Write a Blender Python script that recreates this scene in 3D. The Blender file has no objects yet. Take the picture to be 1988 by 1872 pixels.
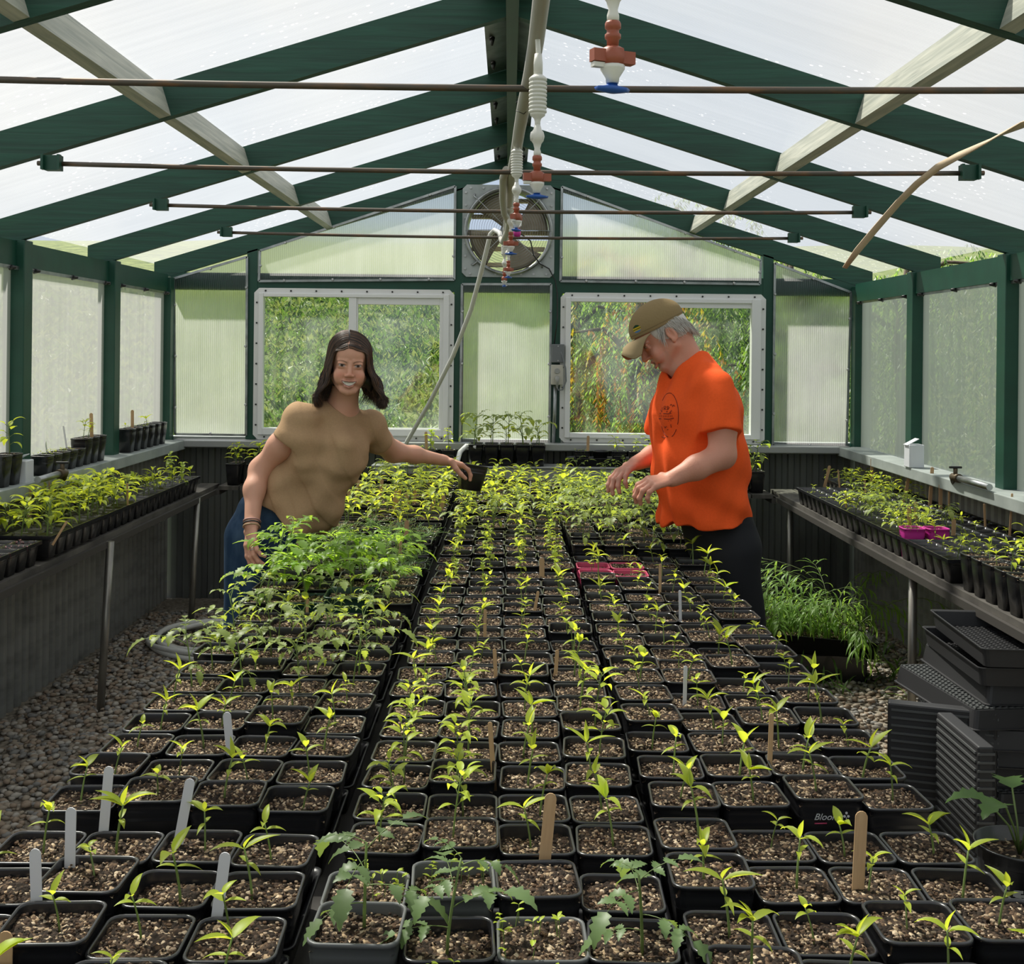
import bpy, math, random
import numpy as np
from mathutils import Vector, Matrix, Euler
random.seed(7); np.random.seed(7)
C = bpy.context.scene.collection
S = bpy.context.scene
R = math.radians
# ------------------------------------------------------------------ camera, sky, sun, exposure
FPX, CX, CY, ROLL, EYE = 2300.0, 988.0, 680.0, R(0.6), 1.55
cam_d = bpy.data.cameras.new('camera'); cam = bpy.data.objects.new('camera', cam_d); C.objects.link(cam)
cam_d.sensor_fit = 'HORIZONTAL'; cam_d.sensor_width = 36.0
cam_d.lens = FPX / 1988 * 36.0
cam_d.shift_x = (994 - CX) / 1988; cam_d.shift_y = -(936 - CY) / 1988
cam_d.clip_start = 0.05; cam_d.clip_end = 400
cam.matrix_world = Matrix.Translation((0, 0, EYE)) @ Matrix.Rotation(R(90), 4, 'X') @ Matrix.Rotation(ROLL, 4, 'Z')
S.camera = cam

def at(px, py, Y):
    dx, dy = px - CX, py - CY
    x0, y0 = dx + dy * ROLL, dy - dx * ROLL
    return Vector((x0 / FPX * Y, Y, EYE - y0 / FPX * Y))

world = bpy.data.worlds.new('sky'); S.world = world; world.use_nodes = True
wn = world.node_tree; wn.nodes.clear()
def N(nt, t, **kw):
    n = nt.nodes.new(t)
    for k, v in kw.items():
        if k.startswith('i_'):
            n.inputs[k[2:].replace('_', ' ')].default_value = v
        else: setattr(n, k, v)
    return n
wo = N(wn, 'ShaderNodeOutputWorld'); bg = N(wn, 'ShaderNodeBackground')
tc = N(wn, 'ShaderNodeTexCoord'); nz = N(wn, 'ShaderNodeTexNoise'); nz.inputs['Scale'].default_value = 2.2; nz.inputs['Detail'].default_value = 6
cr = N(wn, 'ShaderNodeValToRGB')
cr.color_ramp.elements[0].position = .42; cr.color_ramp.elements[0].color = (.66, .78, .95, 1)
cr.color_ramp.elements[1].position = .60; cr.color_ramp.elements[1].color = (.95, .97, 1, 1)
wn.links.new(tc.outputs['Generated'], nz.inputs['Vector']); wn.links.new(nz.outputs[0], cr.inputs[0])
wn.links.new(cr.outputs[0], bg.inputs[0]); bg.inputs[1].default_value = 1.15
wn.links.new(bg.outputs[0], wo.inputs[0])

sun_d = bpy.data.lights.new('sun', 'SUN'); sun = bpy.data.objects.new('sun', sun_d); C.objects.link(sun)
sun_d.energy = 14.0; sun_d.angle = R(2.5); sun_d.color = (1, .95, .86)
sun_dir = Vector((-.48, .50, 1.0)).normalized()          # towards the sun: behind the gable, high and left
sun.rotation_euler = sun_dir.to_track_quat('Z', 'Y').to_euler(); sun.location = (-3, 5, 8)

S.view_settings.view_transform = 'Standard'; S.view_settings.look = 'None'
S.view_settings.gamma = 1; S.view_settings.use_curve_mapping = False
S.view_settings.exposure = -.55
S.cycles.max_bounces = 10; S.cycles.transparent_max_bounces = 24
S.cycles.diffuse_bounces = 5; S.cycles.transmission_bounces = 8
S.cycles.sample_clamp_indirect = 6; S.cycles.caustics_reflective = False; S.cycles.caustics_refractive = False
S.cycles.use_denoising = True

# ------------------------------------------------------------------ mesh helper
class MB:
    def __init__(s): s.v = []; s.f = []; s.m = []; s.n = 0; s.sm = []
    def add(s, v, f, mi=0, smooth=False):
        v = np.asarray(v, float).reshape(-1, 3); k = s.n
        s.v.append(v); s.n += len(v)
        for q in f: s.f.append([i + k for i in q])
        s.m += [mi] * len(f); s.sm += [smooth] * len(f); return s
    def box(s, a, b, mi=0):
        x0, y0, z0 = a; x1, y1, z1 = b
        v = [(x0,y0,z0),(x1,y0,z0),(x1,y1,z0),(x0,y1,z0),(x0,y0,z1),(x1,y0,z1),(x1,y1,z1),(x0,y1,z1)]
        return s.add(v, [(0,3,2,1),(4,5,6,7),(0,1,5,4),(1,2,6,5),(2,3,7,6),(3,0,4,7)], mi)
    def obox(s, c, sx, sy, sz, M=None, mi=0):
        v = np.array([(x,y,z) for z in (-.5,.5) for x,y in ((-.5,-.5),(.5,-.5),(.5,.5),(-.5,.5))]) * (sx, sy, sz)
        if M is not None: v = v @ np.array(M)[:3,:3].T
        return s.add(v + np.array(c), [(0,3,2,1),(4,5,6,7),(0,1,5,4),(1,2,6,5),(2,3,7,6),(3,0,4,7)], mi)
    def beam(s, a, b, w, h, up=(0,0,1), mi=0):
        a = np.array(a, float); b = np.array(b, float); d = b - a; d /= np.linalg.norm(d)
        u = np.array(up, float); side = np.cross(d, u); side /= np.linalg.norm(side); u = np.cross(side, d)
        v = []
        for p in (a, b):
            for i, j in ((-1,-1),(1,-1),(1,1),(-1,1)): v.append(p + side*w/2*i + u*h/2*j)
        return s.add(v, [(0,1,2,3),(7,6,5,4),(0,4,5,1),(1,5,6,2),(2,6,7,3),(3,7,4,0)], mi)
    def prism(s, poly, vec, mi=0):
        p = np.array(poly, float); n = len(p); q = p + np.array(vec, float)
        return s.add(np.vstack([p, q]), [tuple(range(n))[::-1], tuple(range(n, 2*n))] + [(i, (i+1) % n, (i+1) % n + n, i + n) for i in range(n)], mi)
    def tube(s, pts, r, n=10, mi=0, cap=True, smooth=True):
        P = [np.array(p, float) for p in pts]; k = len(P)
        rr = r if hasattr(r, '__len__') else [r]*k
        T = [P[min(i+1, k-1)] - P[max(i-1, 0)] for i in range(k)]
        T = [t / (np.linalg.norm(t) + 1e-12) for t in T]
        u = np.cross(T[0], (0,0,1)); 
        if np.linalg.norm(u) < .05: u = np.cross(T[0], (0,1,0))
        u /= np.linalg.norm(u); V = []
        for i in range(k):
            u = u - T[i]*np.dot(u, T[i]); u /= np.linalg.norm(u) + 1e-12; w = np.cross(T[i], u)
            for j in range(n):
                a = 2*math.pi*j/n; V.append(P[i] + rr[i]*(math.cos(a)*u + math.sin(a)*w))
        F = [(i*n+j, i*n+(j+1)%n, (i+1)*n+(j+1)%n, (i+1)*n+j) for i in range(k-1) for j in range(n)]
        s.add(V, F, mi, smooth)
        if cap:
            s.f.append([s.n - k*n + j for j in range(n)][::-1]); s.f.append([s.n - n + j for j in range(n)])
            s.m += [mi]*2; s.sm += [False]*2
        return s
    def lathe(s, prof, n=24, o=(0,0,0), M=None, mi=0, cap=True, smooth=True, sx=1, sy=1):
        V = []
        for r, z in prof:
            for j in range(n):
                a = 2*math.pi*j/n; V.append((r*math.cos(a)*sx, r*math.sin(a)*sy, z))
        V = np.array(V)
        if M is not None: V = V @ np.array(M)[:3,:3].T
        V = V + np.array(o); k = len(prof)
        F = [(i*n+j, i*n+(j+1)%n, (i+1)*n+(j+1)%n, (i+1)*n+j) for i in range(k-1) for j in range(n)]
        s.add(V, F, mi, smooth)
        if cap:
            b = s.n - k*n
            if prof[0][0] > 1e-6: s.f.append([b + j for j in range(n)][::-1]); s.m.append(mi); s.sm.append(False)
            if prof[-1][0] > 1e-6: s.f.append([s.n - n + j for j in range(n)]); s.m.append(mi); s.sm.append(False)
        return s
    def mesh(s, name, mats):
        me = bpy.data.meshes.new(name)
        V = np.vstack(s.v); me.from_pydata(V.tolist(), [], s.f)
        for m in (mats if isinstance(mats, (list, tuple)) else [mats]): me.materials.append(m)
        me.polygons.foreach_set('material_index', s.m); me.polygons.foreach_set('use_smooth', s.sm)
        me.update(); return me
    def build(s, name, mats, parent=None):
        return link(name, s.mesh(name, mats), parent)
def link(name, me, parent=None, loc=None, rot=None, scale=None):
    o = bpy.data.objects.new(name, me); C.objects.link(o)
    if parent: o.parent = parent
    if loc is not None: o.location = loc
    if rot is not None: o.rotation_euler = rot
    if scale is not None: o.scale = (scale,)*3 if not hasattr(scale, '__len__') else scale
    return o
def tag(o, label=None, cat=None, group=None, kind=None):
    if label: o['label'] = label
    if cat: o['category'] = cat
    if group: o['group'] = group
    if kind: o['kind'] = kind
    return o
def empty(name, loc=(0,0,0), rz=0, label=None, cat=None, group=None):
    o = bpy.data.objects.new(name, None); C.objects.link(o); o.location = loc; o.rotation_euler = (0,0,rz)
    o.empty_display_size = .05
    return tag(o, label, cat, group)
def copy_tree(o, parent=None):
    c = o.copy(); C.objects.link(c)
    if parent: c.parent = parent
    for ch in o.children: copy_tree(ch, c)
    return c
def bevel(o, w=.003, seg=2):
    m = o.modifiers.new('bevel', 'BEVEL'); m.width = w; m.segments = seg; m.limit_method = 'ANGLE'; m.angle_limit = R(40); return o
def struct(o): o['kind'] = 'structure'; return o

# ------------------------------------------------------------------ materials
def mat(name, col=(.5,.5,.5), rough=.6, metal=0, noise=None, bump=None, spec=.5, coat=0, sss=0):
    m = bpy.data.materials.new(name); m.use_nodes = True; nt = m.node_tree; b = nt.nodes['Principled BSDF']
    b.inputs['Base Color'].default_value = (*col, 1); b.inputs['Roughness'].default_value = rough
    b.inputs['Metallic'].default_value = metal; b.inputs['Specular IOR Level'].default_value = spec
    if coat: b.inputs['Coat Weight'].default_value = coat
    if sss: b.inputs['Subsurface Weight'].default_value = sss; b.inputs['Subsurface Radius'].default_value = (.012,.005,.003)
    if noise:                                # (col2, scale, stretch, lo, hi)
        col2, sc, st, lo, hi = noise
        t = N(nt, 'ShaderNodeTexCoord'); mp = N(nt, 'ShaderNodeMapping'); mp.inputs['Scale'].default_value = st
        n = N(nt, 'ShaderNodeTexNoise'); n.inputs['Scale'].default_value = sc; n.inputs['Detail'].default_value = 5
        r = N(nt, 'ShaderNodeValToRGB'); r.color_ramp.elements[0].position = lo; r.color_ramp.elements[1].position = hi
        r.color_ramp.elements[0].color = (*col, 1); r.color_ramp.elements[1].color = (*col2, 1)
        nt.links.new(t.outputs['Object'], mp.inputs[0]); nt.links.new(mp.outputs[0], n.inputs['Vector'])
        nt.links.new(n.outputs[0], r.inputs[0]); nt.links.new(r.outputs[0], b.inputs['Base Color'])
        if bump:
            bp = N(nt, 'ShaderNodeBump'); bp.inputs['Strength'].default_value = bump; bp.inputs['Distance'].default_value = .004
            nt.links.new(n.outputs[0], bp.inputs['Height']); nt.links.new(bp.outputs[0], b.inputs['Normal'])
    return m
M = {}
M['green'] = mat('green_paint', (.004,.048,.029), .45, noise=((.006,.068,.041), 9, (1,1,1), .3, .8), bump=.15)
def wood_paint(name, c1, c2, axis):
    m = mat(name, c1, .55); nt = m.node_tree; b = nt.nodes['Principled BSDF']
    t = N(nt, 'ShaderNodeTexCoord'); mp = N(nt, 'ShaderNodeMapping')
    mp.inputs['Scale'].default_value = tuple(2 if i == axis else 40 for i in range(3))
    n = N(nt, 'ShaderNodeTexNoise'); n.inputs['Scale'].default_value = 1.6; n.inputs['Detail'].default_value = 4; n.inputs['Distortion'].default_value = .6
    r = N(nt, 'ShaderNodeValToRGB'); r.color_ramp.elements[0].position = .35; r.color_ramp.elements[1].position = .7
    r.color_ramp.elements[0].color = (*c1, 1); r.color_ramp.elements[1].color = (*c2, 1)
    bp = N(nt, 'ShaderNodeBump'); bp.inputs['Strength'].default_value = .5; bp.inputs['Distance'].default_value = .003
    L = nt.links.new
    L(t.outputs['Object'], mp.inputs[0]); L(mp.outputs[0], n.inputs['Vector']); L(n.outputs[0], r.inputs[0])
    L(r.outputs[0], b.inputs['Base Color']); L(n.outputs[0], bp.inputs['Height']); L(bp.outputs[0], b.inputs['Normal'])
    return m
M['rafter'] = wood_paint('green_rafter_paint', (.004,.042,.027), (.008,.070,.044), 0)
M['purlin'] = wood_paint('weathered_purlin', (.34,.36,.31), (.55,.55,.47), 1)
M['sill'] = mat('grey_sill_paint', (.36,.40,.38), .55, noise=((.22,.25,.24), 6, (1,1,1), .4, .75), bump=.2)
M['siding'] = mat('grey_siding', (.27,.27,.25), .6, noise=((.15,.15,.14), 5, (1,1,3), .45, .8))
M['galv'] = mat('galvanised_metal', (.42,.44,.44), .38, 1, noise=((.26,.27,.27), 14, (1,1,1), .4, .7))
M['plate'] = mat('galvanised_plate', (.42,.45,.45), .5, .35, noise=((.30,.33,.33), 10, (1,1,1), .4, .7))
M['darkmetal'] = mat('dark_corrugated', (.16,.17,.16), .5, .3, noise=((.09,.095,.09), 6, (1,1,.3), .4, .7))
M['pipe_post'] = mat('steel_tube', (.34,.33,.30), .42, .8, noise=((.20,.19,.17), 30, (1,1,.2), .4, .7))
M['rod'] = mat('rusty_rod', (.10,.085,.07), .5, .5, noise=((.20,.11,.06), 60, (.2,1,1), .5, .72))
M['vinyl'] = mat('white_vinyl', (.80,.80,.80), .35)
M['vinyl2'] = mat('white_trim', (.74,.74,.73), .45)
M['screw'] = mat('dark_screw', (.05,.05,.05), .4, .7)
M['bolt'] = mat('zinc_bolt', (.5,.5,.5), .35, .8)
M['pvc'] = mat('grey_pvc', (.42,.41,.37), .5)
M['hose'] = mat('pale_hose', (.66,.66,.62), .5)
M['clear'] = mat('milky_plastic', (.72,.71,.66), .35)
M['brown'] = mat('brown_plastic', (.33,.085,.045), .45)
M['blue'] = mat('blue_plastic', (.02,.10,.42), .4)
M['pinkp'] = mat('pink_plastic', (.50,.05,.13), .4)
M['magenta'] = mat('magenta_plastic', (.55,.03,.30), .4)
M['wire'] = mat('black_wire', (.02,.02,.02), .5)
M['pot'] = mat('black_pot', (.014,.014,.016), .27, spec=.65)
M['tray'] = mat('black_tray', (.010,.010,.012), .38, spec=.5)
M['potgreen'] = mat('dark_green_pot', (.012,.045,.03), .4)
M['potgrey'] = mat('grey_pot', (.09,.095,.095), .45)
M['darkmesh'] = mat('mesh_tray', (.03,.03,.032), .5)
M['whitep'] = mat('white_plastic_tag', (.62,.62,.64), .5)
M['stick'] = mat('wooden_stick', (.55,.36,.19), .7, noise=((.42,.26,.13), 20, (6,6,.6), .35, .75))
M['box'] = mat('white_box', (.72,.74,.78), .4)
M['greybox'] = mat('grey_box', (.16,.17,.18), .45)
M['brass'] = mat('old_brass', (.10,.075,.045), .5, .6)
M['ledge'] = mat('painted_steel_ledge', (.38,.39,.39), .35, .3)
M['skirt'] = mat('dark_bench_frame', (.05,.045,.04), .6)
M['label'] = mat('pale_sticker', (.35,.35,.34), .6)
M['terracotta'] = mat('dark_red_pot', (.16,.02,.015), .45)
M['limepot'] = mat('lime_pot', (.32,.48,.03), .45)
M['pot_green2'] = mat('bright_green_pot', (.03,.28,.08), .45)
M['paint_w'] = mat('white_marker', (.6,.6,.6), .6)
M['bluebin'] = mat('blue_bin', (.03,.22,.42), .45)

def soil_mat():
    m = bpy.data.materials.new('potting_soil'); m.use_nodes = True; nt = m.node_tree; b = nt.nodes['Principled BSDF']; L = nt.links.new
    t = N(nt, 'ShaderNodeTexCoord'); oi = N(nt, 'ShaderNodeObjectInfo'); add = N(nt, 'ShaderNodeVectorMath', operation='ADD')
    L(t.outputs['Object'], add.inputs[0]); L(oi.outputs['Random'], add.inputs[1])
    v = N(nt, 'ShaderNodeTexVoronoi'); v.inputs['Scale'].default_value = 190
    L(add.outputs[0], v.inputs['Vector'])
    r = N(nt, 'ShaderNodeValToRGB'); e = r.color_ramp.elements
    r.color_ramp.interpolation = 'CONSTANT'
    e[0].position = 0; e[0].color = (.022,.016,.012,1); e[1].position = .84; e[1].color = (.33,.24,.15,1)
    for p, c in ((.34,(.055,.037,.026,1)), (.58,(.11,.072,.046,1)), (.70,(.035,.026,.020,1)), (.95,(.50,.40,.28,1))):
        x = e.new(p); x.color = c
    sp = N(nt, 'ShaderNodeSeparateColor'); L(v.outputs['Color'], sp.inputs[0]); L(sp.outputs[0], r.inputs[0])
    n = N(nt, 'ShaderNodeTexNoise'); n.inputs['Scale'].default_value = 260; L(add.outputs[0], n.inputs['Vector'])
    L(r.outputs[0], b.inputs['Base Color']); b.inputs['Roughness'].default_value = .9; b.inputs['Specular IOR Level'].default_value = .15
    bp = N(nt, 'ShaderNodeBump'); bp.invert = True; bp.inputs['Strength'].default_value = 1; bp.inputs['Distance'].default_value = .004
    L(v.outputs['Distance'], bp.inputs['Height']); L(bp.outputs[0], b.inputs['Normal'])
    return m
M['soil'] = soil_mat()
def leaf_mat(name, col, trans, k=.55, rough=.45):
    m = bpy.data.materials.new(name); m.use_nodes = True; nt = m.node_tree; b = nt.nodes['Principled BSDF']; L = nt.links.new
    oi = N(nt, 'ShaderNodeObjectInfo'); t = N(nt, 'ShaderNodeTexCoord')
    n = N(nt, 'ShaderNodeTexNoise'); n.inputs['Scale'].default_value = 22; L(t.outputs['Object'], n.inputs['Vector'])
    ad = N(nt, 'ShaderNodeMath', operation='ADD'); L(n.outputs[0], ad.inputs[0]); L(oi.outputs['Random'], ad.inputs[1])
    mr = N(nt, 'ShaderNodeMapRange'); mr.inputs['From Min'].default_value = .3; mr.inputs['From Max'].default_value = 1.7
    mr.inputs['To Min'].default_value = .65; mr.inputs['To Max'].default_value = 1.3; L(ad.outputs[0], mr.inputs[0])
    def sc(c):
        x = N(nt, 'ShaderNodeVectorMath', operation='SCALE'); x.inputs[0].default_value = c; L(mr.outputs[0], x.inputs['Scale']); return x.outputs[0]
    L(sc(col), b.inputs['Base Color']); b.inputs['Roughness'].default_value = rough
    tr = N(nt, 'ShaderNodeBsdfTranslucent'); L(sc(trans), tr.inputs[0])
    mx = N(nt, 'ShaderNodeMixShader'); mx.inputs[0].default_value = k
    L(b.outputs[0], mx.inputs[1]); L(tr.outputs[0], mx.inputs[2]); L(mx.outputs[0], nt.nodes['Material Output'].inputs[0])
    return m
M['leaf_pepper'] = leaf_mat('pepper_leaf', (.42,.54,.05), (.90,.98,.07))
M['leaf_tomato'] = leaf_mat('tomato_leaf', (.27,.36,.09), (.62,.74,.09), .5)
M['leaf_big'] = leaf_mat('big_tomato_leaf', (.20,.34,.05), (.50,.74,.07))
M['leaf_front'] = leaf_mat('dusty_tomato_leaf', (.13,.21,.075), (.32,.44,.08), .38)
M['leaf_basil'] = leaf_mat('basil_leaf', (.34,.46,.05), (.75,.85,.06))
M['leaf_fern'] = leaf_mat('feathery_leaf', (.12,.26,.05), (.35,.6,.07), .45)
M['leaf_willow'] = leaf_mat('willow_leaf', (.14,.26,.05), (.35,.55,.08), .5)
M['leaf_yellow'] = leaf_mat('yellowing_leaf', (.32,.34,.04), (.62,.6,.05))
M['stem'] = leaf_mat('green_stem', (.20,.28,.09), (.35,.45,.1), .3)
M['stem_red'] = mat('dark_red_stem', (.16,.035,.05), .5)
M['bark'] = mat('bark', (.10,.075,.05), .9, noise=((.05,.035,.025), 20, (1,1,.3), .4, .7), bump=.6)

def panel_mat(name, axis, direct, glow, view=.0, drops=0, streak=True, period=.011, dirty=.0, tint=(1,1,1)):
    """twin-wall polycarbonate: milky translucent sheet with fine flutes; axis = direction across the flutes.
    direct = share of light going straight through; view = share seen through as a soft blur"""
    m = bpy.data.materials.new(name); m.use_nodes = True; nt = m.node_tree; L = nt.links.new
    nt.nodes.remove(nt.nodes['Principled BSDF'])
    t = N(nt, 'ShaderNodeTexCoord'); sp = N(nt, 'ShaderNodeSeparateXYZ'); L(t.outputs['Object'], sp.inputs[0])
    w = N(nt, 'ShaderNodeMath', operation='MULTIPLY'); w.inputs[1].default_value = 2*math.pi/period; L(sp.outputs[axis], w.inputs[0])
    s = N(nt, 'ShaderNodeMath', operation='SINE'); L(w.outputs[0], s.inputs[0])
    mp = N(nt, 'ShaderNodeMapping'); st = [1.2,1.2,1.2]; st[axis] = 26; mp.inputs['Scale'].default_value = st
    if axis == 1: mp.inputs['Scale'].default_value = (.8, 30, .8)
    L(t.outputs['Object'], mp.inputs[0])
    n = N(nt, 'ShaderNodeTexNoise'); n.inputs['Scale'].default_value = 1.0; n.inputs['Detail'].default_value = 4; L(mp.outputs[0], n.inputs['Vector'])
    n2 = N(nt, 'ShaderNodeTexNoise'); n2.inputs['Scale'].default_value = 2.3; n2.inputs['Detail'].default_value = 5; L(t.outputs['Object'], n2.inputs['Vector'])
    # translucency value = glow * (1 + flute + streaks)
    a = N(nt, 'ShaderNodeMath', operation='MULTIPLY_ADD'); L(s.outputs[0], a.inputs[0]); a.inputs[1].default_value = .07; a.inputs[2].default_value = .78
    b_ = N(nt, 'ShaderNodeMath', operation='MULTIPLY_ADD'); L(n.outputs[0], b_.inputs[0]); b_.inputs[1].default_value = .30; L(a.outputs[0], b_.inputs[2])
    c_ = N(nt, 'ShaderNodeMath', operation='MULTIPLY_ADD'); L(n2.outputs[0], c_.inputs[0]); c_.inputs[1].default_value = .22; L(b_.outputs[0], c_.inputs[2])
    g = N(nt, 'ShaderNodeMath', operation='MULTIPLY'); L(c_.outputs[0], g.inputs[0]); g.inputs[1].default_value = glow * .95
    if drops:                                # condensation beads on the underside
        vd = N(nt, 'ShaderNodeTexVoronoi'); vd.inputs['Scale'].default_value = 26; L(t.outputs['Object'], vd.inputs['Vector'])
        lt = N(nt, 'ShaderNodeMath', operation='LESS_THAN'); lt.inputs[1].default_value = .16; L(vd.outputs['Distance'], lt.inputs[0])
        n3 = N(nt, 'ShaderNodeTexNoise'); n3.inputs['Scale'].default_value = 1.1; L(t.outputs['Object'], n3.inputs['Vector'])
        g3 = N(nt, 'ShaderNodeMath', operation='GREATER_THAN'); g3.inputs[1].default_value = .52; L(n3.outputs[0], g3.inputs[0])
        pr_ = N(nt, 'ShaderNodeMath', operation='MULTIPLY'); L(lt.outputs[0], pr_.inputs[0]); L(g3.outputs[0], pr_.inputs[1])
        gd = N(nt, 'ShaderNodeMath', operation='MULTIPLY_ADD'); L(pr_.outputs[0], gd.inputs[0]); gd.inputs[1].default_value = drops; L(g.outputs[0], gd.inputs[2]); g = gd
    cl = N(nt, 'ShaderNodeVectorMath', operation='SCALE'); cl.inputs[0].default_value = tint; L(g.outputs[0], cl.inputs['Scale'])
    tr = N(nt, 'ShaderNodeBsdfTranslucent'); L(cl.outputs[0], tr.inputs[0])
    tp = N(nt, 'ShaderNodeBsdfTransparent'); tp.inputs[0].default_value = (.95,.97,.95,1)
    bp = N(nt, 'ShaderNodeBump'); bp.inputs['Strength'].default_value = .25; bp.inputs['Distance'].default_value = .002; L(s.outputs[0], bp.inputs['Height'])
    gl = N(nt, 'ShaderNodeBsdfGlossy'); gl.inputs['Roughness'].default_value = .18; gl.inputs['Color'].default_value = (1,1,1,1); L(bp.outputs[0], gl.inputs['Normal'])
    mx = N(nt, 'ShaderNodeMixShader')
    dm = N(nt, 'ShaderNodeMath', operation='MULTIPLY_ADD'); L(s.outputs[0], dm.inputs[0]); dm.inputs[1].default_value = .08*direct; dm.inputs[2].default_value = direct
    L(dm.outputs[0], mx.inputs[0]); L(tr.outputs[0], mx.inputs[1]); L(tp.outputs[0], mx.inputs[2]); out = mx
    if view > 0:
        rf = N(nt, 'ShaderNodeBsdfRefraction'); rf.inputs['IOR'].default_value = 1.12; rf.inputs['Roughness'].default_value = .38
        rf.inputs['Color'].default_value = (.95,.98,.93,1); L(bp.outputs[0], rf.inputs['Normal'])
        m2 = N(nt, 'ShaderNodeMixShader'); L(out.outputs[0], m2.inputs[1]); L(rf.outputs[0], m2.inputs[2])
        vv = N(nt, 'ShaderNodeMath', operation='MULTIPLY_ADD'); L(s.outputs[0], vv.inputs[0]); vv.inputs[1].default_value = .12; 
        v3 = N(nt, 'ShaderNodeMath', operation='MULTIPLY_ADD'); L(n2.outputs[0], v3.inputs[0]); v3.inputs[1].default_value = -.4; v3.inputs[2].default_value = view + .2
        L(v3.outputs[0], vv.inputs[2]); L(vv.outputs[0], m2.inputs[0]); out = m2
    m3 = N(nt, 'ShaderNodeMixShader'); m3.inputs[0].default_value = .06; L(out.outputs[0], m3.inputs[1]); L(gl.outputs[0], m3.inputs[2])
    L(m3.outputs[0], nt.nodes['Material Output'].inputs[0]); return m
M['roof_panel'] = panel_mat('roof_polycarbonate', 1, .58, .42, drops=.4)
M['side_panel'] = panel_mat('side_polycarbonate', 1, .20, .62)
M['side_panel_l'] = panel_mat('left_side_polycarbonate_dimmed', 1, .20, .40)  # dimmer copy of the side sheet, its sunlit brightness toned down in the colour
M['gable_panel'] = panel_mat('gable_polycarbonate', 0, .16, .72, view=.58, period=.012)
def glass_mat():
    m = bpy.data.materials.new('window_glass'); m.use_nodes = True; nt = m.node_tree; L = nt.links.new
    nt.nodes.remove(nt.nodes['Principled BSDF'])
    tp = N(nt, 'ShaderNodeBsdfTransparent'); tp.inputs[0].default_value = (.86,.90,.84,1)
    gl = N(nt, 'ShaderNodeBsdfGlossy'); gl.inputs['Roughness'].default_value = .03
    tr = N(nt, 'ShaderNodeBsdfTranslucent'); tr.inputs[0].default_value = (.8,.85,.8,1)
    t = N(nt, 'ShaderNodeTexCoord'); n2 = N(nt, 'ShaderNodeTexNoise'); n2.inputs['Scale'].default_value = 3; n2.inputs['Detail'].default_value = 5; L(t.outputs['Object'], n2.inputs['Vector'])
    mr = N(nt, 'ShaderNodeMapRange'); mr.inputs['From Min'].default_value = .4; mr.inputs['From Max'].default_value = .8; mr.inputs['To Min'].default_value = .0; mr.inputs['To Max'].default_value = .14; L(n2.outputs[0], mr.inputs[0])
    a = N(nt, 'ShaderNodeMixShader'); L(mr.outputs[0], a.inputs[0]); L(tp.outputs[0], a.inputs[1]); L(tr.outputs[0], a.inputs[2])
    b = N(nt, 'ShaderNodeMixShader'); b.inputs[0].default_value = .07; L(a.outputs[0], b.inputs[1]); L(gl.outputs[0], b.inputs[2])
    L(b.outputs[0], nt.nodes['Material Output'].inputs[0]); return m
M['glass'] = glass_mat()
# ------------------------------------------------------------------ the greenhouse shell
XL, XR, YB = -2.085, 2.13, 7.28
RY = [0.38, 1.53, 2.68, 3.80, 4.98, 6.13, 7.28]       # front faces of rafter pairs
SL = .308; ZA = 2.626; RD = .115                       # slope, apex underside, rafter depth
Y0 = -1.2
def zr(x): return ZA - SL*abs(x)
# outside ground with a rise behind (the hillside) ------------------------------------------
def hill(x, y):
    t = max(0, y - 8.5)
    return -.06 + .145*t - .00085*max(0, t-25)**2 + .12*math.sin(x*.35+1)*min(1, t/8) + .18*math.sin(y*.21+x*.12)*min(1, t/10)
gm = MB(); V = []; nx, ny = 60, 70
for j in range(ny):
    y = -12 + 24*j/30 if j <= 30 else 12 + (j-30)**1.35*.62
    for i in range(nx):
        x = (i/(nx-1)*2-1); x = math.copysign(abs(x)**1.4, x)*70; V.append((x, y, hill(x, y)))
gm.add(V, [(j*nx+i, j*nx+i+1, (j+1)*nx+i+1, (j+1)*nx+i) for j in range(ny-1) for i in range(nx-1)], 0, True)
M['field'] = mat('meadow', (.035,.065,.012), .95, noise=((.20,.24,.07), 2.2, (1,1,1), .36, .66))
_f = M['field'].node_tree; _n = [n for n in _f.nodes if n.type == 'TEX_NOISE'][0]; _n.inputs['Detail'].default_value = 12; _n.inputs['Roughness'].default_value = .8
struct(gm.build('ground', M['field']))
# gravel floor inside
fl = MB(); fl.add([(XL-.1,Y0,0),(XR+.1,Y0,0),(XR+.1,YB+.1,0),(XL-.1,YB+.1,0)], [(0,1,2,3)])
M['gravel'] = mat('gravel_bed', (.10,.085,.065), .95)
_t = M['gravel'].node_tree; _v = N(_t, 'ShaderNodeTexVoronoi'); _v.inputs['Scale'].default_value = 42
_r = N(_t, 'ShaderNodeValToRGB'); _r.color_ramp.elements[0].color = (.20,.17,.13,1); _r.color_ramp.elements[1].color = (.38,.33,.26,1)
_c = N(_t, 'ShaderNodeTexCoord'); _b = N(_t, 'ShaderNodeBump'); _b.invert = True; _b.inputs['Distance'].default_value = .015; _b.inputs['Strength'].default_value = 1
_t.links.new(_c.outputs['Object'], _v.inputs['Vector']); _t.links.new(_v.outputs['Color'], _r.inputs[0]); _t.links.new(_r.outputs[0], _t.nodes['Principled BSDF'].inputs['Base Color'])
_t.links.new(_v.outputs['Distance'], _b.inputs['Height']); _t.links.new(_b.outputs[0], _t.nodes['Principled BSDF'].inputs['Normal'])
struct(fl.build('floor', M['gravel']))
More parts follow.
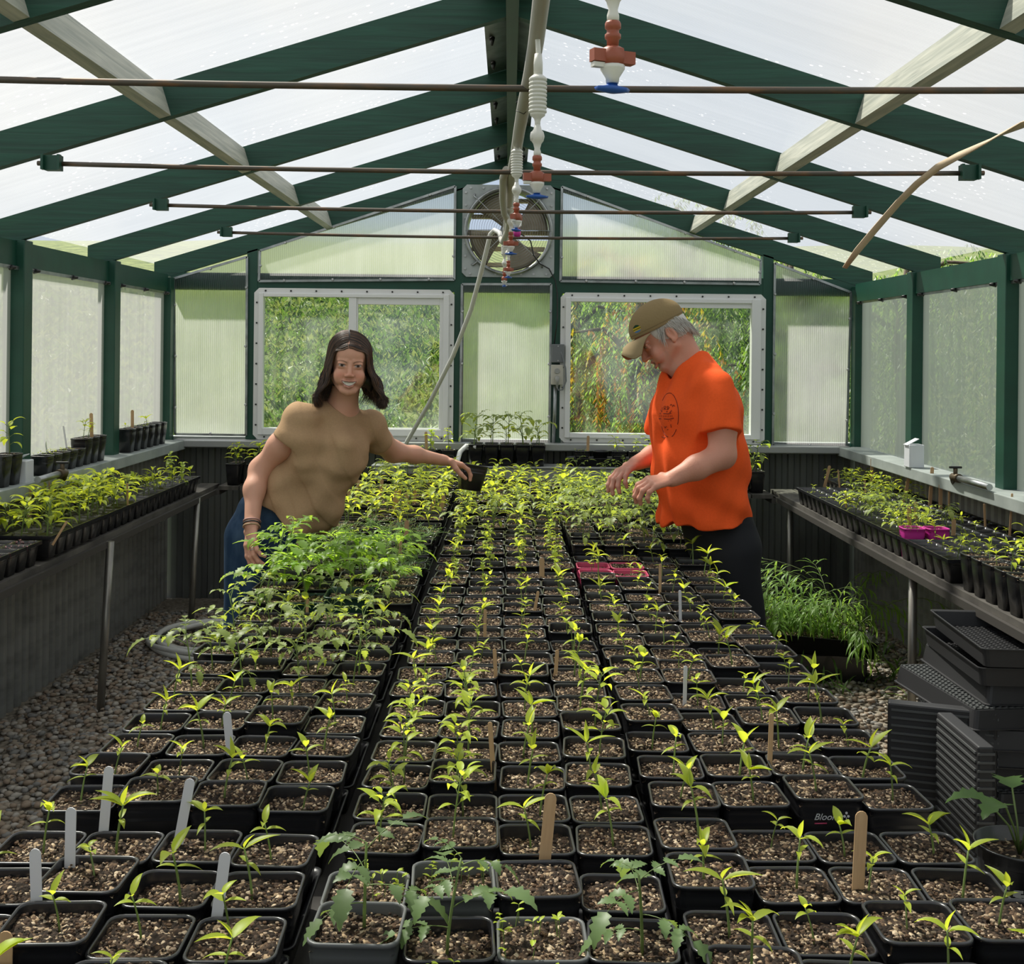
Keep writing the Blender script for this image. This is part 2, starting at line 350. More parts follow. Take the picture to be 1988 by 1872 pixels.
# roof -------------------------------------------------------------------------------------
rp = MB()
for sgn in (-1, 1):
    xe = XL-.12 if sgn < 0 else XR+.12
    for k in range(len(RY)):
        ya = Y0 if k == 0 else RY[k-1]+.019; yb = RY[k]+.019 if k < len(RY)-1 else YB+.12
        zt = RD + .002
        rp.add([(sgn*.015,ya,zr(.015)+zt),(xe,ya,zr(xe)+zt),(xe,yb,zr(xe)+zt),(sgn*.015,yb,zr(.015)+zt)], [(0,1,2,3)])
ceiling = struct(rp.build('ceiling', M['roof_panel']))
for y in RY:
    for sgn in (-1, 1):
        xe = XL-.10 if sgn < 0 else XR+.10
        b = MB(); b.prism([(0,y,ZA),(0,y,ZA+RD),(xe,y,zr(xe)+RD),(xe,y,zr(xe))], (0,.04,0)); b.build('rafter', M['rafter'], ceiling)
rb = MB(); rb.box((-.02,Y0,ZA-.012),(.02,YB,ZA+RD)); rb.build('ridge_board', M['green'], ceiling)
for sgn in (-1, 1):
    b = MB()
    for k in range(len(RY)-1):
        ya, yb = RY[k]+.041, RY[k+1]-.001
        b.add([(sgn*.021,ya,zr(.02)+RD-.004),(sgn*.10,ya,zr(.10)+RD-.004),(sgn*.10,yb,zr(.10)+RD-.004),(sgn*.021,yb,zr(.02)+RD-.004)], [(0,1,2,3)])
    b.build('ridge_flashing', M['galv'], ceiling)
    b = MB()
    for k in range(len(RY)-1):
        ya, yb = RY[k]+.04, RY[k+1]
        for j in range(3):
            yy = ya + (yb-ya)*(j+.5)/3
            b.tube([(sgn*.075, yy, zr(.075)+RD-.035),(sgn*.075, yy, zr(.075)+RD-.004)], [.004,.012], 6)
    b.build('roof_screw', M['screw'], ceiling)['kind'] = 'stuff'
    # the purlins: a board on edge between each two rafters
    xp = -1.11 if sgn < 0 else 1.12
    for k in range(len(RY)-1):
        ya, yb = RY[k]+.04, RY[k+1]
        b = MB(); z = zr(xp)
        n = Vector((SL*sgn, 0, 1)).normalized(); d = Vector((1, 0, -SL*sgn)).normalized()
        # board lies perpendicular to the roof sheet
        p = Vector((xp, ya, z+.002))
        q = [p - d*.019, p + d*.019, p + d*.019 + n*.10, p - d*.019 + n*.10]
        b.prism([tuple(v) for v in q], (0, yb-ya, 0)); b.build('purlin', M['purlin'], ceiling)
# side walls ------------------------------------------------------------------------------
def corr(mb, horiz, a, b_, fixed, z0, z1, pitch=.076, amp=.014):
    """corrugated sheet from a to b_ along x or y"""
    n = int((b_-a)/pitch); P = []
    for k in range(n+1):
        for f, d in ((0,0),(.42,0),(.52,1),(.90,1)): 
            t = a + (k+f)*pitch
            if t <= b_: P.append((t, d*amp))
    V = []
    for z in (z0, z1):
        for t, d in P: V.append((t, fixed+d, z) if horiz else (fixed+d, t, z))
    m = len(P); mb.add(V, [(i, i+1, m+i+1, m+i) for i in range(m-1)])
ZS = .985
PY = [y for y in RY]
for side, X, sgn in (('left', XL, -1), ('right', XR, 1)):
    w = MB(); corr(w, False, Y0, YB, X + (0 if sgn > 0 else -.014), 0, ZS-.02)
    wall = struct(w.build('wall_'+side, M['siding']))
    zt = zr(X)
    for k, y in enumerate(PY[:-1]):
        b = MB(); b.box((X-.045, y, ZS-.05), (X+.045, y+.09, zt+.01)); bevel(b.build('post', M['green'], wall), .004)
    ck = (X-.05, X+.03) if sgn < 0 else (X-.03, X+.05)
    b = MB(); b.box((ck[0]-.02*(sgn<0), YB-.09, ZS-.05), (ck[1]+.02*(sgn>0), YB, zt-.01)); bevel(b.build('corner_post', M['green'], wall), .004)
    for k in range(len(PY)):
        ya = (PY[k-1]+.09) if k else Y0; yb = PY[k] if k < len(PY)-1 else YB-.09
        b = MB(); b.box((X-.03, ya, zt-.105), (X+.012, yb, zt+.004)); b.build('header', M['green'], wall)
        xp = X-.012*sgn
        b = MB(); b.add([(xp+.024*sgn,ya,ZS),(xp+.024*sgn,yb,ZS),(xp+.024*sgn,yb,zt-.09),(xp+.024*sgn,ya,zt-.09)], [(0,1,2,3)])
        b.build('side_panel', M['side_panel' if sgn > 0 else 'side_panel_l'], wall)
        b = MB(); b.box((X-.02*sgn-.003, ya, zt-.118),(X-.02*sgn+.003, yb, zt-.103)); b.build('panel_edge', M['galv'], wall)
        for j in range(3):
            yy = ya + .08 + (yb-ya-.16)*j/2
            b = MB(); b.tube([(X-.045*sgn, yy, zt-.112),(X-.016*sgn, yy, zt-.112)], [.005,.013], 8); b.build('screw', M['screw'], wall)
    b = MB(); b.box((min(X-.045*0, X-.13*sgn) if sgn > 0 else X-.02, Y0, ZS-.055), (X+.02 if sgn > 0 else X+.13, YB-.09, ZS))
    bevel(b.build('sill', M['sill'], wall), .004)
# back wall -------------------------------------------------------------------------------
wb = MB(); corr(wb, True, XL-.06, XR+.06, YB+.02, 0, .95)
wall_b = struct(wb.build('wall_back', M['darkmetal']))
def bw(px, py, d=0): return at(px, py, YB - d)
def bwbox(x0, y0, x1, y1, d0, d1, name, m, parent, bev=0):
    a = bw((x0+x1)/2, y0); c = bw((x0+x1)/2, y1); l = bw(x0, (y0+y1)/2); r = bw(x1, (y0+y1)/2)
    b = MB(); b.box((l.x, YB-d1, c.z), (r.x, YB-d0, a.z)); o = b.build(name, m, parent)
    if bev: bevel(o, bev)
    return o
for x0, x1, yt in ((478,498,470),(881,899,360),(1070,1090,360),(1480,1500,480)):
    l, r = bw(x0, 700).x, bw(x1, 700).x
    b = MB(); b.prism([(l,YB,.95),(r,YB,.95),(r,YB,zr(r)+.01),(l,YB,zr(l)+.01)], (0,.09,0)); b.build('stud', M['green'], wall_b)
b = MB(); zb = bw(988, 553).z; b.box((XL, YB+.002, zb-.048), (XR, YB+.088, zb+.056)); b.build('cross_beam', M['green'], wall_b)
b = MB(); b.box((XL-.02, YB+.002, .93), (XR+.02, YB+.085, 1.0)); b.build('base_beam', M['sill'], wall_b)
b = MB(); b.box((XL+.05, YB-.13, .945), (XR-.05, YB-.001, .985)); bevel(b.build('back_sill', M['ledge'], wall_b), .004)
gables = [[(505,487),(884,362),(882,543),(503,546)], [(1091,363),(1477,506),(1475,552),(1088,546)],
          [(338,541),(480,499),(478,845),(340,843)], [(1504,511),(1652,568),(1643,868),(1500,864)],
          [(897,552),(1070,552),(1066,862),(893,860)]]
for poly in gables:
    P = [bw(x, y, .006) for x, y in poly]
    b = MB(); b.add([tuple(p) for p in P][::-1], [(0,1,2,3)]); pn = b.build('gable_panel', M['gable_panel'], wall_b)
    e = MB(); s = MB(); n = len(P); c = sum(P, Vector())/n
    for i in range(n):
        p, q = P[i], P[(i+1)%n]; ins = lambda v: v + (c-v).normalized()*.02
        e.beam(tuple(p+Vector((0,-.003,0))), tuple(q+Vector((0,-.003,0))), .014, .010, (0,1,0))
        k = max(1, int((q-p).length/.28))
        for j in range(k):
            t = p.lerp(q, (j+.5)/k); t = t + (c-t).normalized()*.006
            s.tube([(t.x, YB-.024, t.z), (t.x, YB-.012, t.z)], [.006,.010], 8)
    e.build('panel_edge', M['galv'], pn); s.build('panel_screw', M['bolt'], pn)
# windows ---------------------------------------------------------------------------------
def window(k, x0, y0, x1, y1, px0, py0, px1, py1, mx0, mx1, label, sash):
    a, c = bw(x0, (y0+y1)/2), bw(x1, (y0+y1)/2); zt, zb2 = bw((x0+x1)/2, y0).z, bw((x0+x1)/2, y1).z
    L, Rr = a.x, c.x
    il, ir = bw(px0, 700).x, bw(px1, 700).x; it, ib = bw((x0+x1)/2, py0).z, bw((x0+x1)/2, py1).z
    w = empty('window_%d' % k, ((L+Rr)/2, YB, zb2)); struct(w); O = Vector((-(L+Rr)/2, -YB, -zb2))
    def fr(name, l, r, b_, t, li, ri, bi, ti, d0, d1, m):
        mb = MB()
        for bx in (((l, b_), (li, t)), ((ri, b_), (r, t)), ((li, b_), (ri, bi)), ((li, ti), (ri, t))):
            mb.box((bx[0][0]+O.x, -d1, bx[0][1]+O.z), (bx[1][0]+O.x, -d0, bx[1][1]+O.z))
        return bevel(mb.build(name, m, w), .003)
    fl_ = .035
    # flange with clipped corners
    ch = .03; out = [(L+ch,zb2),(Rr-ch,zb2),(Rr,zb2+ch),(Rr,zt-ch),(Rr-ch,zt),(L+ch,zt),(L,zt-ch),(L,zb2+ch)]
    inn = [(L+fl_+.01,zb2+fl_),(Rr-fl_-.01,zb2+fl_),(Rr-fl_,zb2+fl_+.01),(Rr-fl_,zt-fl_-.01),(Rr-fl_-.01,zt-fl_),(L+fl_+.01,zt-fl_),(L+fl_,zt-fl_-.01),(L+fl_,zb2+fl_+.01)]
    mb = MB(); Vv = [(x+O.x, -d, z+O.z) for d in (.0, .012) for ring in (out, inn) for x, z in ring]
    F = []
    for i in range(8):
        j = (i+1)%8; F += [(16+i,16+j,24+j,24+i),(i,8+i,8+j,j),(i,j,16+j,16+i),(8+j,8+i,24+i,24+j)]
    mb.add(Vv, F); mb.build('flange', M['vinyl2'], w)
    fr('frame', L+fl_-.004, Rr-fl_+.004, zb2+fl_-.004, zt-fl_+.004, il, ir, ib, it, -.03, .03, M['vinyl'])
    ml, mr = bw(mx0, 700).x, bw(mx1, 700).x
    mb = MB(); mb.box((ml+O.x, -.024, ib+O.z), (mr+O.x, .01, it+O.z)); bevel(mb.build('mullion', M['vinyl'], w), .002)
    s = .022
    if sash > 0: fr('sash', mr, ir, ib, it, mr+s*.4, ir-s, ib+s*.3, it-s*1.9, -.012, .016, M['vinyl'])
    if sash > 0: panes = ((il, ml, ib, it), (mr+s*.4, ir-s, ib+s*.3, it-s*1.9))
    else: panes = ((il, ml, ib, it), (mr, ir, ib, it-.03))
    if sash < 0:
        mb = MB(); mb.box((mr+O.x, -.016, it-.03+O.z), (ir+O.x, .01, it+O.z)); mb.build('sash', M['vinyl'], w)
    for l, r, b_, t in panes:
        mb = MB(); mb.box((l+O.x, .002, b_+O.z), (r+O.x, .006, t+O.z)); mb.build('pane', M['glass'], w)
    sc = MB(); nxs = 8; nzs = 7
    for i in range(nxs):
        for z in (zb2+.017, zt-.017): x = L+.07+(Rr-L-.14)*i/(nxs-1); sc.tube([(x+O.x,-.017,z+O.z),(x+O.x,-.011,z+O.z)], .006, 6)
    for i in range(nzs):
        for x in (L+.017, Rr-.017): z = zb2+.09+(zt-zb2-.18)*i/(nzs-1); sc.tube([(x+O.x,-.017,z+O.z),(x+O.x,-.011,z+O.z)], .006, 6)
    sc.build('flange_screw', M['screw'], w)
window(1, 493, 561, 881, 855, 512, 578, 860, 832, 677, 692, '', 1)
window(2, 1087, 570, 1485, 861, 1107, 588, 1457, 842, 1290, 1308, '', -1)
# exhaust fan -------------------------------------------------------------------------------
fc = bw(987, 449); hs = .283
fan = empty('exhaust_fan', (fc.x, YB, fc.z), 0, 'square galvanised exhaust fan with round wire guard above the centre panel of the end wall', 'fan')
rr_ = .262
mb = MB(); n = 64; Vv = []
for d in (.0, .01):
    for i in range(n):
        a = 2*math.pi*(i+.5)/n; c_, s_ = math.cos(a), math.sin(a); k = hs/max(abs(c_), abs(s_)); Vv.append((c_*k, -d, s_*k))
    for i in range(n):
        a = 2*math.pi*(i+.5)/n; Vv.append((rr_*math.cos(a), -d, rr_*math.sin(a)))
F = []
for i in range(n):
    j = (i+1)%n; F += [(2*n+i,2*n+j,3*n+j,3*n+i),(i,n+i,n+j,j),(i,j,2*n+j,2*n+i),(n+j,n+i,3*n+i,3*n+j)]
mb.add(Vv, F); mb.build('mounting_plate', M['plate'], fan)
MX = Matrix.Rotation(R(90), 4, 'X')     # lathe z -> -y
mb = MB(); mb.lathe([(rr_+.004,-.16),(rr_+.004,.02),(rr_+.012,.03),(rr_-.004,.034),(rr_-.012,.0),(rr_-.012,-.16)], 64, M=MX, cap=False); mb.build('shroud', M['galv'], fan)
mb = MB()
for k in range(1, 18):
    r = .262*k/17.5; zz = .045+.03*(1-(r/.26)**2)
    mb.tube([(r*math.cos(t), -zz, r*math.sin(t)) for t in [2*math.pi*i/48 for i in range(49)]], .0009, 4, cap=False)
for k in range(8):
    a = math.pi*k/4 + .39*0; c_, s_ = math.cos(a), math.sin(a)
    mb.tube([(c_*.01,-.075,s_*.01),(c_*.15,-.068,s_*.15),(c_*.262,-.046,s_*.262)], .0022, 5)
mb.build('wire_guard', M['galv'], fan)
for k in range(4):
    a = math.pi/4 + math.pi/2*k
    mb = MB(); c_, s_ = math.cos(a), math.sin(a)
    mb.tube([(c_*.25,-.03,s_*.25),(c_*.30,-.02,s_*.30),(c_*.305+s_*.012,-.016,s_*.305-c_*.012)], .006, 6); mb.build('guard_bracket', M['galv'], fan)
mb = MB(); mb.lathe([(.0,-.07),(.05,-.07),(.05,.03),(.035,.05),(0,.052)], 24, M=MX); mb.build('motor_hub', M['galv'], fan)
blade_m = mat('dusty_blade', (.30,.26,.19), .5, .3, noise=((.2,.17,.12), 8, (1,1,1), .4, .7))
for k in range(4):
    a0 = R(-62) + k*math.pi/2; mb = MB(); Vv = []
    for i in range(9):
        r = .04 + .205*i/8; wd = R(17 + 12*(i/8)**.7) 
        for j in range(9):
            u = j/8*2-1; a = a0 + u*wd; Vv.append((r*math.cos(a), .045 + .03*u, r*math.sin(a)))
    mb.add(Vv, [(i*9+j, i*9+j+1, (i+1)*9+j+1, (i+1)*9+j) for i in range(8) for j in range(8)], 0, True); o = mb.build('blade', blade_m, fan)
    o.modifiers.new('s', 'SOLIDIFY').thickness = .003
slat_m = mat('cream_slat', (.62,.54,.34), .5)
for k in range(5):
    z = -.2 + .1*k; hw = math.sqrt(max(.01, .25**2 - z*z)) 
    mb = MB(); mb.beam((-hw,.12,z),(hw,.12,z), .012, .028, (0,.5,1)); mb.build('shutter_slat', slat_m, fan)
mb = MB()
for i in range(7):
    for x, z in ((-hs+.02, -hs+.05+i*.078),(hs-.02, -hs+.05+i*.078),(-hs+.05+i*.078, hs-.02),(-hs+.05+i*.078, -hs+.02)):
        mb.tube([(x,-.018,z),(x,-.009,z)], .007, 8)
mb.build('plate_bolts', M['bolt'], fan)['kind'] = 'stuff'
# cable from the fan down to the outlet
tag(MB().tube([tuple(bw(x, y, d)) for x, y, d in ((1012,455,.1),(1030,468,.07),(1036,495,.06),(1048,512,.05),(1066,522,.03),(1078,545,.02),(1082,570,.02),(1082,620,.03),(1076,668,.03))], .004, 6).build('power_cable', M['wire']), 'thin dark cable running from the exhaust fan down beside the right window', 'cable')
# outlet and junction boxes on the stud, conduit ----------------------------------------------
ob = empty('power_outlet', tuple(bw(1081, 747, .03)), 0, 'pale square power outlet with a plug in it on the grey conduit', 'outlet')
mb = MB(); mb.box((-.036,-.03,0),(.036,.03,.122)); bevel(mb.build('outlet_box', mat('outlet_beige', (.55,.52,.45), .5), ob), .004)
mb = MB(); mb.lathe([(.017,0),(.017,.005),(.015,.007)], 16, (0,-.03,.085), MX); mb.build('socket', M['label'], ob)
mb = MB(); mb.tube([(0,-.03,.04),(0,-.055,.04),(0,-.06,.02),(0,-.05,-.02)], [.016,.015,.010,.006], 10); mb.build('plug', mat('clear_plug', (.3,.3,.28), .3), ob)
jb = empty('junction_box', tuple(bw(1083, 704, .03)), 0, 'dark grey metal junction box just above the beige outlet', 'electrical box')
mb = MB(); mb.box((-.038,-.03,.0),(.038,.03,.112)); bevel(mb.build('box_body', M['greybox'], jb), .003)
mb = MB(); mb.tube([(0,-.034,.1),(0,-.03,.1)], .004, 6); mb.tube([(0,-.034,.012),(0,-.03,.012)], .004, 6); mb.build('cover_screw', M['bolt'], jb)
tag(MB().tube([tuple(bw(x, y, d)) for x, y, d in ((1085,672,.05),(1091,690,.06),(1098,715,.07),(1099,740,.07),(1092,757,.08),(1084,758,.085),(1080,748,.085))], .0045, 6).build('appliance_cord', M['greybox']), 'short grey cord looping from the junction box to the outlet plug', 'cable')
tag(MB().tube([tuple(bw(1078, 749, .02)), tuple(bw(1077, 800, .02)), tuple(bw(1074, 866, .02))], .0115, 10).build('conduit', M['galv']), 'straight grey metal conduit from the outlet down to the back ledge', 'conduit')
# tie rods ---------------------------------------------------------------------------------
words = ['nearest', 'second', 'third', 'farthest']
for k, (y, z) in enumerate(((2.66, 2.150), (3.78, 2.130), (4.96, 2.142), (6.11, 2.142))):
    t = empty('tie_rod', (0, y, z), 0, 'thin rusty steel tie rod spanning the roof, %s from the camera' % words[k], 'tie rod', 'steel tie rods')
    xb = 1.46
    P = [(x*1.0, 0, -.012*(1-(x/xb)**2)) for x in np.linspace(-xb-.05, xb+.05, 15)]
    MB().tube(P, .0078, 8).build('rod', M['rod'], t)
    for sgn in (-1, 1):
        b = MB(); b.box((sgn*xb-.025,-.012,-.022),(sgn*xb+.025,.019,.026)); b.box((sgn*xb-.03,-.03,-.022),(sgn*xb-.022,-.01,.026)); b.box((sgn*xb+.022,-.03,-.022),(sgn*xb+.03,-.01,.026))
        b.build('bracket', M['green'], t)
# wooden lath arching down from the right ----------------------------------------------------
P = [at(x, y, Y) for x, y, Y in ((2120,205,2.9),(2040,222,3.1),(1988,240,3.25),(1920,272,3.4),(1860,302,3.5),(1820,325,3.58),(1780,358,3.66),(1745,393,3.75),(1700,445,3.85),(1665,487,3.92),(1640,521,3.98))]
mb = MB(); Vv = []
for i, p in enumerate(P):
    d = (P[min(i+1,len(P)-1)]-P[max(i-1,0)]).normalized(); side = d.cross(Vector((.25,-1,.3))).normalized()
    w_ = .014 if i < len(P)-1 else .010
    for s_ in (-1, 1):
        Vv.append(tuple(p + side*w_*s_*.8))
mb.add(Vv, [(2*i,2*i+1,2*i+3,2*i+2) for i in range(len(P)-1)], 0, True)
o = mb.build('lath', mat('pale_lath', (.62,.48,.33), .6)); o.modifiers.new('s', 'SOLIDIFY').thickness = .004
tag(o, 'long pale wooden lath bending down from the roof at the right', 'lath')
# ------------------------------------------------------------------ pots, trays, soil, seedlings
def rsq(h, r, z, n=4):
    """rounded square ring, half width h"""
    P = []
    for k, (cx, cy) in enumerate(((1,1),(-1,1),(-1,-1),(1,-1))):
        for i in range(n+1):
            a = math.pi/2*(k + i/n); P.append((cx*(h-r) + r*math.cos(a), cy*(h-r) + r*math.sin(a), z))
    return P
def loops(mb, rings, cap=True, mi=0, smooth=True):
    n = len(rings[0]); V = [p for r in rings for p in r]
    F = [(i*n+j, i*n+(j+1)%n, (i+1)*n+(j+1)%n, (i+1)*n+j) for i in range(len(rings)-1) for j in range(n)]
    if cap: F.append(tuple(range(n))[::-1])
    mb.add(V, F, mi, smooth)
def sq_pot(w, h, m, soil_d=.022, name='square_pot'):
    a = w/2; mb = MB(); b = a*.74
    loops(mb, [rsq(b,.012,0), rsq(b+(a-b)*.80,.015,h*.80), rsq(a*.955,.016,h*.83), rsq(a*.965,.017,h-.006), rsq(a,.018,h-.005), rsq(a,.018,h-.001),
               rsq(a-.001,.018,h), rsq(a-.0035,.017,h), rsq(a-.0045,.016,h-.003), rsq(a*.93,.016,h-soil_d-.012)])
    return mb.mesh(name, m)
def rnd_pot(r, h, m, name='round_pot', soil_d=.02):
    mb = MB(); mb.lathe([(r*.72,0),(r*.93,h*.85),(r*.97,h*.86),(r*.98,h-.006),(r*1.03,h-.005),(r*1.03,h),(r*.97,h),(r*.93,h-soil_d-.01)], 28)
    return mb.mesh(name, m)
ICO = None
def ico():
    import bmesh
    b = bmesh.new(); bmesh.ops.create_icosphere(b, subdivisions=1, radius=1)
    v = np.array([x.co[:] for x in b.verts]); f = [[q.index for q in x.verts] for x in b.faces]; b.free(); return v, f
ICO = ico()
CR = [mat('soil_crumb_dark', (.035,.025,.02), .95, spec=.1), mat('soil_crumb_brown', (.11,.07,.045), .95, spec=.1), mat('soil_crumb_tan', (.33,.25,.175), .95, spec=.15)]
def soil_mesh(half, rnd_=False, ncr=170, seed=0, level=0.0):
    rs = np.random.RandomState(seed); mb = MB(); n = 15; V = []
    for j in range(n):
        for i in range(n):
            x, y = (i/(n-1)*2-1)*half, (j/(n-1)*2-1)*half
            if rnd_:
                k = max(abs(x), abs(y))/max(1e-6, math.hypot(x, y)); x, y = x*k, y*k
            V.append((x, y, rs.uniform(-.0035,.0035) + level + .004*math.sin(x*50+seed)*math.cos(y*40+seed*2)))
    mb.add(V, [(j*n+i, j*n+i+1, (j+1)*n+i+1, (j+1)*n+i) for j in range(n-1) for i in range(n-1)], 0, True)
    iv, if_ = ICO
    for k in range(ncr):
        x, y = rs.uniform(-half*.95, half*.95, 2)
        if rnd_ and math.hypot(x, y) > half*.93: continue
        s = rs.choice([.0013,.0018,.0025,.0034], p=[.35,.35,.22,.08]); q = iv[:, :]*(s*rs.uniform(.7,1.4), s*rs.uniform(.7,1.3), s*.8) + (x, y, level + .002 + s*.3)
        mb.add(q, if_, int(rs.choice([1,2,3], p=[.28,.32,.40])), False)
    return mb.mesh('soil', [M['soil']] + CR)
def leaf(mb, base, az, el, L, W, droop=.6, fold=.35, shape='pointed', mi=0, twist=0, nu=None):
    nu = nu or {'pointed': 7, 'serrated': 11, 'round': 7, 'narrow': 5}[shape]
    p = np.array(base, float); c = []; V = []
    ds = L/(nu-1); a = el
    side = np.array((-math.sin(az), math.cos(az), 0))
    for i in range(nu):
        u = i/(nu-1)
        d = np.array((math.cos(az)*math.cos(a), math.sin(az)*math.cos(a), math.sin(a)))
        nrm = np.cross(d, side); nrm = -nrm if nrm[2] < 0 and math.cos(a) > 0 else nrm
        sd = side*math.cos(twist) + nrm*math.sin(twist)
        if shape == 'pointed': w = W*math.sin(math.pi*min(1, u*.96+.04)**.75)*(1-.25*u)
        elif shape == 'round': w = W*math.sqrt(max(0, 1-(2*u-1)**2))
        elif shape == 'narrow': w = W*math.sin(math.pi*u)
        else: w = W*(math.sin(math.pi*min(1, u*.95+.05)**.7))*(1.18 if i % 2 else .74)
        if i in (0, nu-1): w = max(w*.1, .0002)
        w *= .5
        f = np.cross(sd, d); f = f if f[2] > 0 else -f
        V += [p + sd*w*math.cos(fold) + f*w*math.sin(fold), p, p - sd*w*math.cos(fold) + f*w*math.sin(fold)]
        p = p + d*ds; a -= droop/(nu-1)*(1 + u)
    F = []
    for i in range(nu-1): F += [(3*i,3*i+1,3*i+4,3*i+3), (3*i+1,3*i+2,3*i+5,3*i+4)]
    mb.add(V, F, mi, True); return p
def comp_leaf(fo, st, base, az, el, L, rs, droop=.8, n=2, wl=1.0):
    """tomato leaf: a rachis with toothed leaflets"""
    P = [np.array(base, float)]; a = el; k = 7
    for i in range(k):
        P.append(P[-1] + np.array((math.cos(az)*math.cos(a), math.sin(az)*math.cos(a), math.sin(a)))*L/k); a -= droop/k
    st.tube(P, [.0011*(1-.6*i/k) for i in range(k+1)], 4, cap=False)
    for j in range(n):
        i = int(k*(.45 + .38*j/max(1, n-1))) if n > 1 else int(k*.6)
        for s in (-1, 1):
            leaf(fo, P[i], az + s*rs.uniform(.8,1.25), a*.4 + rs.uniform(-.1,.4), L*rs.uniform(.30,.42)*wl, L*.20*wl, rs.uniform(.3,1.), .25, 'serrated', twist=rs.uniform(-.3,.3))
    leaf(fo, P[-1], az + rs.uniform(-.2,.2), a, L*rs.uniform(.5,.62)*wl, L*.30*wl, rs.uniform(.3,.9), .22, 'serrated')
def stem_path(st, h, rs, r=.0013, bend=.01):
    a = rs.uniform(0, 2*math.pi); P = [np.array((0,0,-.004)) + np.array((math.cos(a), math.sin(a), 0))*bend*(t**1.6) + np.array((0,0,(h+.004)*t)) for t in np.linspace(0, 1, 6)]
    st.tube(P, [r*1.15]*2 + [r]*2 + [r*.8]*2, 5); return P
def on(P, t):
    x = t*(len(P)-1); i = min(int(x), len(P)-2); return P[i] + (P[i+1]-P[i])*(x-i)
